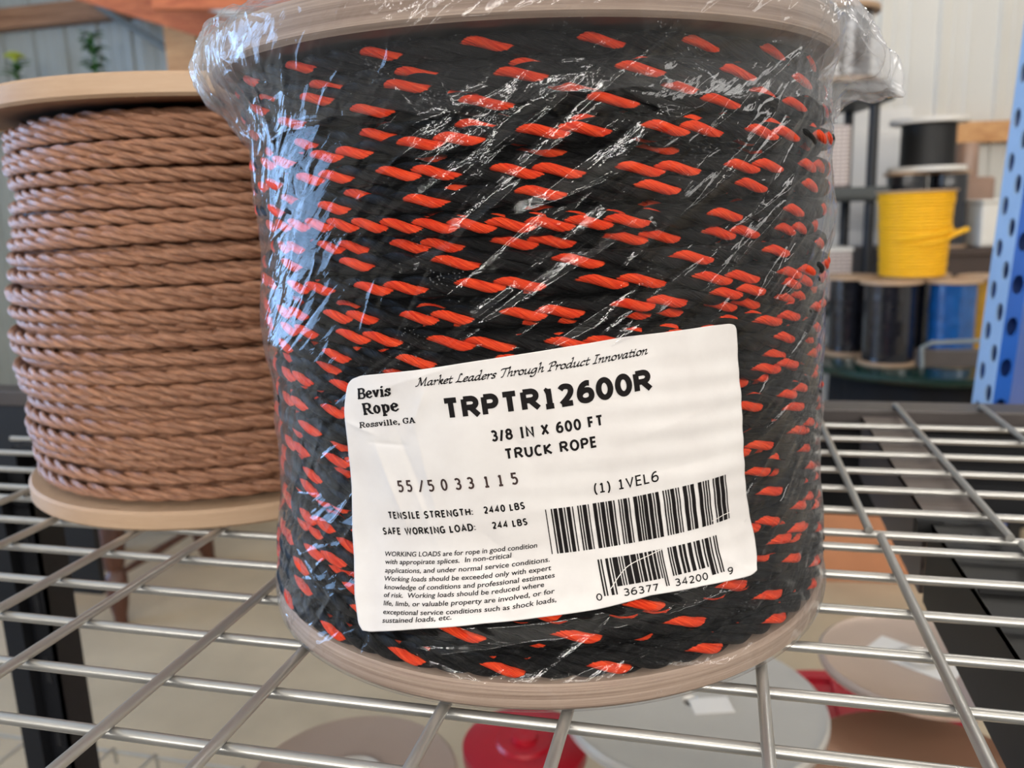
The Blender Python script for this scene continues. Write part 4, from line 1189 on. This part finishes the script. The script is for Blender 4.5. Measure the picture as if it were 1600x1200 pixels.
# white bin on a plain cupboard, just seen past the brown spool
tag(MB().box((-2.35, 2.35, FLOOR), (-1.75, 2.80, -0.55), bev=0.006).build('low_cupboard', M['desk']), 'low brown cupboard on the floor behind the brown rope spool', 'cupboard')
tag(MB().box((-2.3, 2.4, -0.55), (-1.78, 2.78, -0.51), bev=0.003).build('wooden_tray', M['beam_wood']), 'pale wooden tray on the low brown cupboard', 'tray')
t = thing('plastic_bin', 'white plastic bin on the pale tray, seen past the brown rope', 'bin', (-2.04, 2.58, -0.51))
MB().box((-0.22, -0.16, 0), (0.22, 0.16, 0.36), bev=0.02).build('body', M['white_plastic'], t)
MB().box((-0.24, -0.18, 0.36), (0.24, 0.18, 0.40), bev=0.01).build('lid', M['white_plastic'], t)

# plants on a wall shelf above the brown spool
tag(MB().box((-4.5, 4.15, 0.79), (-2.9, 4.44, 0.82)).build('wall_shelf', M['beam_wood']), 'timber shelf on the wall holding two potted plants', 'shelf')
def plant(name, label, c, kind):
    t = thing(name, label, 'plant', (*c, 0.82), 0, None)
    MB().lathe([(0.0, 0.0), (0.05, 0.0), (0.065, 0.09), (0.07, 0.09), (0.07, 0.10), (0.058, 0.10), (0.055, 0.09), (0.0, 0.09)], 32).build('pot', M['terracotta'], t, True)
    g = np.random.default_rng(4 if kind else 9)
    st, lf = MB(), MB()
    def leaf(p, d, L, w_):
        d = Vector(d).normalized(); s = d.cross(Vector((0, 0, 1)))
        s = s.normalized() if s.length > 1e-4 else Vector((1, 0, 0))
        u = s.cross(d)
        pts = []
        for f_, ww in ((0, 0.02), (0.2, 0.7), (0.45, 1.0), (0.75, 0.65), (1.0, 0.03)):
            q = Vector(p) + d * L * f_ - u * 0.25 * L * f_ * f_
            pts += [q - s * w_ * ww * 0.5 + u * 0.006, q, q + s * w_ * ww * 0.5 + u * 0.006]
        lf.add(pts, [(3 * i + k, 3 * i + k + 1, 3 * i + k + 4, 3 * i + k + 3) for i in range(4) for k in range(2)], 0)
    if kind:
        st.tube([(0, 0, 0.09), (0.01, 0, 0.2), (0.0, -0.01, 0.44)], 0.006, 8)
        for i in range(34):
            z = 0.20 + 0.24 * i / 34
            a = g.uniform(0, 2 * PI)
            leaf((0, 0, z), (math.cos(a) * 0.7, math.sin(a) * 0.7, g.uniform(-0.2, 0.8)), g.uniform(0.06, 0.085), 0.055)
    else:
        st.tube([(0, 0, 0.09), (0.0, 0, 0.33)], 0.006, 8)
        for i in range(12):
            a = g.uniform(0, 2 * PI)
            leaf((0, 0, 0.22 + 0.008 * i), (math.cos(a), math.sin(a), 0.5), 0.09, 0.04)
    st.build('stem', M['leaf'], t, True)
    o = lf.build('leaves', M['leaf'], t, True)
    if not kind:
        fl = MB()
        for i in range(14):
            a = 2 * PI * i / 14
            fl.tube([(0, 0, 0.33), (0.03 * math.cos(a), 0.03 * math.sin(a), 0.365), (0.055 * math.cos(a), 0.055 * math.sin(a), 0.352)], [0.008, 0.013, 0.004], 6)
        fl.build('flower', M['petal'], t, True)
plant('potted_plant', 'upright green leafy plant against the pale wall above the brown spool', (-3.42, 4.22), 1)
plant('potted_plant', 'potted plant with one yellow green bloom at the left edge', (-3.95, 4.22), 0)

# ---------------------------------------------------------------- right-hand background: round table with spools
ZT = -0.307
TC = (0.66, 2.94)
t = thing('round_table', 'round table with a dark green rim and black skirt, under the small spools', 'table', (*TC, FLOOR))
H = ZT - FLOOR
MB().lathe([(0.0, H - 0.03), (0.378, H - 0.03), (0.393, H - 0.026), (0.400, H - 0.015), (0.393, H - 0.003), (0.383, H), (0.0, H)], 96).build('tabletop', M['green_table'], t, True)
n = 96
prof_v, fz = [], []
for j, z in enumerate((0.0, H * 0.5, H - 0.031)):
    for kx in range(n):
        a = 2 * PI * kx / n
        r = 0.30 + (0.02 * (1 - j / 2)) * math.sin(a * 16)
        prof_v.append((r * math.cos(a), r * math.sin(a), z))
fz = [(j * n + kx, j * n + (kx + 1) % n, (j + 1) * n + (kx + 1) % n, (j + 1) * n + kx) for j in range(2) for kx in range(n)] + [tuple(range(n - 1, -1, -1)), tuple(2 * n + kx for kx in range(n))]
mesh('underpart', prof_v, fz, M['black_cloth'], t, True)  # very dark fill for the area below the tabletop

def small_spool(label, c, z0, hgt, rf, rw, wind, flange_mat=None, rows=0, group='small cord spools on the round table', tf=0.011, lower=None, upper=None, taper=0.0):
    fm = flange_mat or M['ply']
    t = thing('cord_spool', label, 'cord spool', (*c, z0), 0, group)
    flange(MB(), lower or rf, 0, tf, 0.015).build('flange', fm, t, True)
    flange(MB(), upper or rf, hgt - tf, hgt, 0.015).build('flange', fm, t, True)
    z0_, z1_ = tf, hgt - tf
    pr = [(0.03, z0_)]
    if rows:
        for i in range(rows):
            zc, dz = z0_ + (z1_ - z0_) * (i + 0.5) / rows, (z1_ - z0_) / rows
            rr = rw * (1 + taper * (i / rows)) + random.uniform(-0.0015, 0.0015)
            for k_ in range(5):
                a = -PI / 2 + PI * k_ / 4
                pr.append((rr - dz * 0.5 + dz * 0.5 * math.cos(a), zc + dz * 0.5 * math.sin(a)))
    else:
        for i in range(24):
            pr.append((rw + random.uniform(-0.0004, 0.0004), z0_ + (z1_ - z0_) * i / 23))
    pr.append((0.03, z1_))
    MB().lathe(pr, 64, close=True).build('winding', wind, t, True, angle=70)
    return t
HS = 0.262
small_spool('film-wrapped black cord spool, first from the wrapped rope spool on the round table', (0.418, 2.985), ZT, HS, 0.092, 0.066, M['dark_film'])
small_spool('film-wrapped black cord spool between another black spool and the blue spool', (0.510, 2.795), ZT, HS, 0.092, 0.077, M['dark_film'])
small_spool('black cord spool at the back under the yellow webbing spool', (0.622, 3.005), ZT, HS, 0.105, 0.07, M['dark_film'])
small_spool('blue cord spool in clear film with a silvery lower flange', (0.685, 2.79), ZT, HS, 0.082, 0.068, M['blue_film'], lower=0.080)
small_spool('golden yellow cord spool in clear film beside the perforated blue upright', (0.815, 2.915), ZT, HS, 0.088, 0.062, M['gold_film'])
t = small_spool('bright yellow webbing spool stacked on the wooden flanges of other spools', (0.582, 2.872), ZT + HS + 0.0005, 0.268, 0.118, 0.098, M['yellow'], rows=26, tf=0.006, lower=0.085, taper=0.14, group='small cord spools on the round table')
g = MB()
for (z, a0, a1, rr) in ((0.135, -2.2, -0.3, 0.106), (0.120, -1.6, 0.2, 0.105)):
    pts = [(rr * math.cos(a0 + (a1 - a0) * i / 20), rr * math.sin(a0 + (a1 - a0) * i / 20), z + 0.03 * (i / 20 - 0.5)) for i in range(21)]
    g.tube(pts, 0.006, 8)
g.tube([(0.09, -0.045, 0.125), (0.12, -0.05, 0.14), (0.142, -0.03, 0.146), (0.135, 0.0, 0.14), (0.10, 0.01, 0.13)], 0.008, 10)
g.build('loose_end', M['yellow'], t, True)

# ---- desk and what stands on it
a_ = A
DK = Matrix.Translation((0.70, 3.50, 0)) @ Matrix.Rotation(a_, 4, 'Z')
t = thing('desk', 'dark brown desk against the back wall behind the yellow spool', 'desk', (0.70, 3.50, FLOOR), a_)
DZ = 0.005
MB().box((-0.045, -0.02, DZ - FLOOR - 0.028), (0.95, 0.45, DZ - FLOOR), bev=0.003).build('desktop', M['desk'], t)
MB().box((-0.035, 0.0, 0.0), (0.93, 0.43, DZ - FLOOR - 0.0285)).build('carcass', M['desk'], t)
def at_desk(x, y): 
    q = DK @ Vector((x, y, 0)); return (q.x, q.y)
small_spool('dark film-wrapped cord spool on the desk, under the tall black spool, nearer the shelf', at_desk(0.02, 0.10), DZ, 0.292, 0.086, 0.072, M['dark_film'], group='dark cord spools on the desk')
small_spool('maroon cord spool on the desk between two dark spools', at_desk(0.09, 0.26), DZ, 0.292, 0.07, 0.06, M['red_film'], group='dark cord spools on the desk')
small_spool('dark film-wrapped cord spool on the desk, beside the brown clear container', at_desk(0.185, 0.10), DZ, 0.292, 0.078, 0.07, M['dark_film'], group='dark cord spools on the desk')
small_spool('black cord spool with cream flanges, topmost of the stack on the desk', at_desk(0.10, 0.11), DZ + 0.2925, 0.198, 0.141, 0.098, M['black_cord'], M['white_card'], rows=0, group='dark cord spools on the desk', tf=0.019)
t = thing('plastic_tub', 'small white plastic tub on the desk beside the blue upright', 'tub', (*at_desk(0.335, 0.06), DZ), a_)
MB().box((-0.062, -0.055, 0), (0.062, 0.055, 0.165), bev=0.012).build('body', M['white_plastic'], t)
MB().box((-0.066, -0.059, 0.165), (0.066, 0.059, 0.18), bev=0.006).build('lid', M['white_plastic'], t)
t = thing('clear_container', 'brown tinted container with a tall neck behind the white tub', 'container', (*at_desk(0.33, 0.24), DZ), a_)
MB().box((-0.09, -0.07, 0), (0.09, 0.07, 0.27), bev=0.015).build('body', M['amber'], t)
MB().lathe([(0.0, 0.27), (0.045, 0.27), (0.042, 0.40), (0.04, 0.405), (0.0, 0.405)], 32).build('neck', M['amber'], t, True)

# ---- resin shelf unit
t = thing('resin_shelf_unit', 'dark grey plastic shelf unit against the pale wall', 'shelf unit', (0.13, 3.20, FLOOR), 0.16)
LEGS = [(0.43, 0.14), (0.43, 0.44), (-0.42, 0.14), (-0.42, 0.44)]
for z0, h_ in ((0.10, 0.05), (0.62, 0.05), (1.045, 0.052), (1.395, 0.075)):
    m = MB().box((-0.47, 0.08, z0), (0.485, 0.50, z0 + h_), bev=0.012)
    m.box((-0.43, 0.074, z0 + h_ * 0.3), (0.40, 0.082, z0 + h_ * 0.72), bev=0.002)
    m.build('shelf', M['resin'], t)
for x, y in LEGS:
    MB().lathe([(0.0, 0.0), (0.022, 0.0), (0.020, 0.02), (0.018, 1.40), (0.0, 1.40)], 20, c=(x, y)).build('leg', M['navy_steel'], t, True)
RSZ = FLOOR
RM = Matrix.Translation((0.13, 3.20, 0)) @ Matrix.Rotation(0.16, 4, 'Z')
def at_shelf(x, y):
    q = RM @ Vector((x, y, 0)); return (q.x, q.y)
small_spool('wooden-flanged spool of dark cable on top of the plastic shelf unit', at_shelf(0.305, 0.27), RSZ + 1.4705, 0.275, 0.165, 0.140, M['dark_film'], group='spool on the shelf unit', tf=0.02)
t = thing('fabric_package', 'stack of plaid cloth packs in clear bags on the plastic shelf', 'packages', (*at_shelf(0.22, 0.21), RSZ + 1.097), 0.16)
kk = N('plaid_cloth')
tcx = kk.n('TexCoord').outputs['Object']
def stripes(axis, sc):
    wv = kk.n('TexWave', wave_type='BANDS', bands_direction=axis)
    wv.inputs['Scale'].default_value = sc
    kk.l(tcx, wv.inputs[0])
    return kk.math('GREATER_THAN', wv.outputs['Fac'], 0.55)
pl = kk.math('ADD', kk.math('MULTIPLY', stripes('X', 16), 0.5), kk.math('MULTIPLY', stripes('Z', 22), 0.5))
kk.bsdf(kk.ramp(pl, [(0.1, lin(222, 212, 208)), (0.5, lin(172, 158, 154)), (0.95, lin(118, 104, 102))]), 0.35, coat=0.5)
M['plaid'] = kk.m
MB().box((-0.2, -0.1, 0.0), (0.125, 0.1, 0.225), bev=0.012).build('cloth', M['plaid'], t)
t2 = thing('fabric_package', 'flat white and plaid cloth pack on the lower plastic shelf', 'packages', (*at_shelf(0.20, 0.21), RSZ + 0.672), 0.16)
MB().box((-0.2, -0.1, 0.0), (0.17, 0.1, 0.19), bev=0.012).build('cloth', M['plaid'], t2)
MB().box((-0.2, -0.102, 0.19), (0.172, 0.102, 0.205), bev=0.005).build('lid', M['white_card'], t2)
tag(MB().box((0.42, 4.05, FLOOR), (0.80, 4.45, 0.485)).build('filing_cabinet', M['white_card']), 'tall white cabinet against the wall behind the plastic shelf unit', 'cabinet')
tag(MB().box((0.44, 4.06, 0.486), (0.79, 4.40, 0.585), bev=0.004).build('flat_carton', M['white_card']), 'flat white carton on the tall white cabinet', 'carton')

# ---------------------------------------------------------------- perforated blue upright
def holed_strip(w_, L, holes, hw, hh, org, ux, uy, n=16):
    """flat strip w_ wide along ux and L long along uy with slots (centre x, centre y)"""
    mb = MB()
    org, ux, uy = Vector(org), Vector(ux), Vector(uy)
    P = lambda x, y: org + ux * x + uy * y
    xs = sorted({h[0] for h in holes})
    cols = [0] + [(xs[i] + xs[i + 1]) / 2 for i in range(len(xs) - 1)] + [w_]
    for ci, hx in enumerate(xs):
        x0, x1 = cols[ci], cols[ci + 1]
        ys = sorted(h[1] for h in holes if h[0] == hx)
        y = 0.0
        for hy in ys:
            a, b = hy - hh * 0.75, hy + hh * 0.75
            if a > y: mb.add([P(x0, y), P(x1, y), P(x1, a), P(x0, a)], [(0, 1, 2, 3)])
            inner, outer = [], []
            for i in range(n):
                t_ = 2 * PI * (i + 0.5) / n
                c_, s_ = math.cos(t_), math.sin(t_)
                inner.append(P(hx + hw / 2 * c_, hy + hh / 2 * s_))
                mx = max(abs(c_), abs(s_))
                qx, qy = c_ / mx, s_ / mx
                outer.append(P((x0 + x1) / 2 + (x1 - x0) / 2 * qx, hy + (b - a) / 2 * qy))
            back = [q - ux.cross(uy) * 0.003 for q in inner]
            mb.add(inner + outer + back, [(i, n + i, n + (i + 1) % n, (i + 1) % n) for i in range(n)] + [(i, (i + 1) % n, 2 * n + (i + 1) % n, 2 * n + i) for i in range(n)])
            # square corners left out by the ring
            for sx in (0, 1):
                for sy in (0, 1):
                    X, Y = (x1 if sx else x0), (b if sy else a)
                    near = sorted(range(n), key=lambda i: (outer[i] - P(X, Y)).length)[:2]
                    mb.add([outer[near[0]], P(X, Y), outer[near[1]]], [(0, 1, 2)])
            y = b
        mb.add([P(x0, y), P(x1, y), P(x1, L), P(x0, L)], [(0, 1, 2, 3)])
    return mb
UP = thing('pallet_rack_upright', 'perforated blue steel upright, slightly leaning, at the right edge', 'rack upright', (0.300, 1.18, FLOOR))
lean = Vector((0.052, 0.0, 1.0)).normalized()
b0 = Vector((-0.019, 0.0, 0.0))
flat = lambda v: (v - lean * v.dot(lean))
e1, e2, e3 = flat(Vector((0.013, -0.0385, 0))), flat(Vector((0.020, 0.004, 0))), flat(Vector((0.035, 0.05, 0)))
LL = 1.75
f1_, f2_, f3_ = (e.length for e in (e1, e2, e3))
hol = [(f1_ * 0.28, 0.05 + i * 0.052) for i in range(32)] + [(f1_ * 0.72, 0.076 + i * 0.052) for i in range(32)]
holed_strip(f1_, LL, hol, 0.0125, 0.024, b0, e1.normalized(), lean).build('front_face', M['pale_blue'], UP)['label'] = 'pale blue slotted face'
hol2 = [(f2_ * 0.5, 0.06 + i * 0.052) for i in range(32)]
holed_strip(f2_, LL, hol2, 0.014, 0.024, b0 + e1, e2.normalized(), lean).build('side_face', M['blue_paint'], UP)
mb = MB()
c1, c2 = b0 + e1 + e2, b0 + e1 + e2 + e3
for s0, s1 in ((c1, c2), (c2, b0 + Vector((0.01, 0.03, 0))), (b0 + Vector((0.01, 0.03, 0)), b0)):
    mb.add([s0, s1, s1 + lean * LL, s0 + lean * LL], [(0, 1, 2, 3)])
mb.build('back_channel', M['blue_paint'], UP)
q1 = b0 + Vector((0.03, 0.0, 0))
MB().box((q1.x - 0.06, q1.y - 0.06, 0.0), (q1.x + 0.08, q1.y + 0.07, 0.005)).build('foot_plate', M['blue_paint'], UP)
# grey bracket with a rod by the upright
t = thing('shelf_bracket', 'grey steel bracket with a bent rod, in front of the blue spool', 'bracket', (0.52, 2.42, FLOOR))
MB().box((0.0, 0.0, 0.60), (0.30, 0.04, 0.645), bev=0.003).build('bar', M['grey_steel'], t)
MB().tube([(0.01, -0.006, 0.60), (0.006, -0.006, 0.655), (0.03, -0.006, 0.668), (0.30, -0.006, 0.682)], 0.006, 10).build('rod', M['grey_pipe'], t, True)
MB().box((0.26, 0.01, 0.0), (0.29, 0.03, 0.60)).build('stand', M['black_steel'], t)
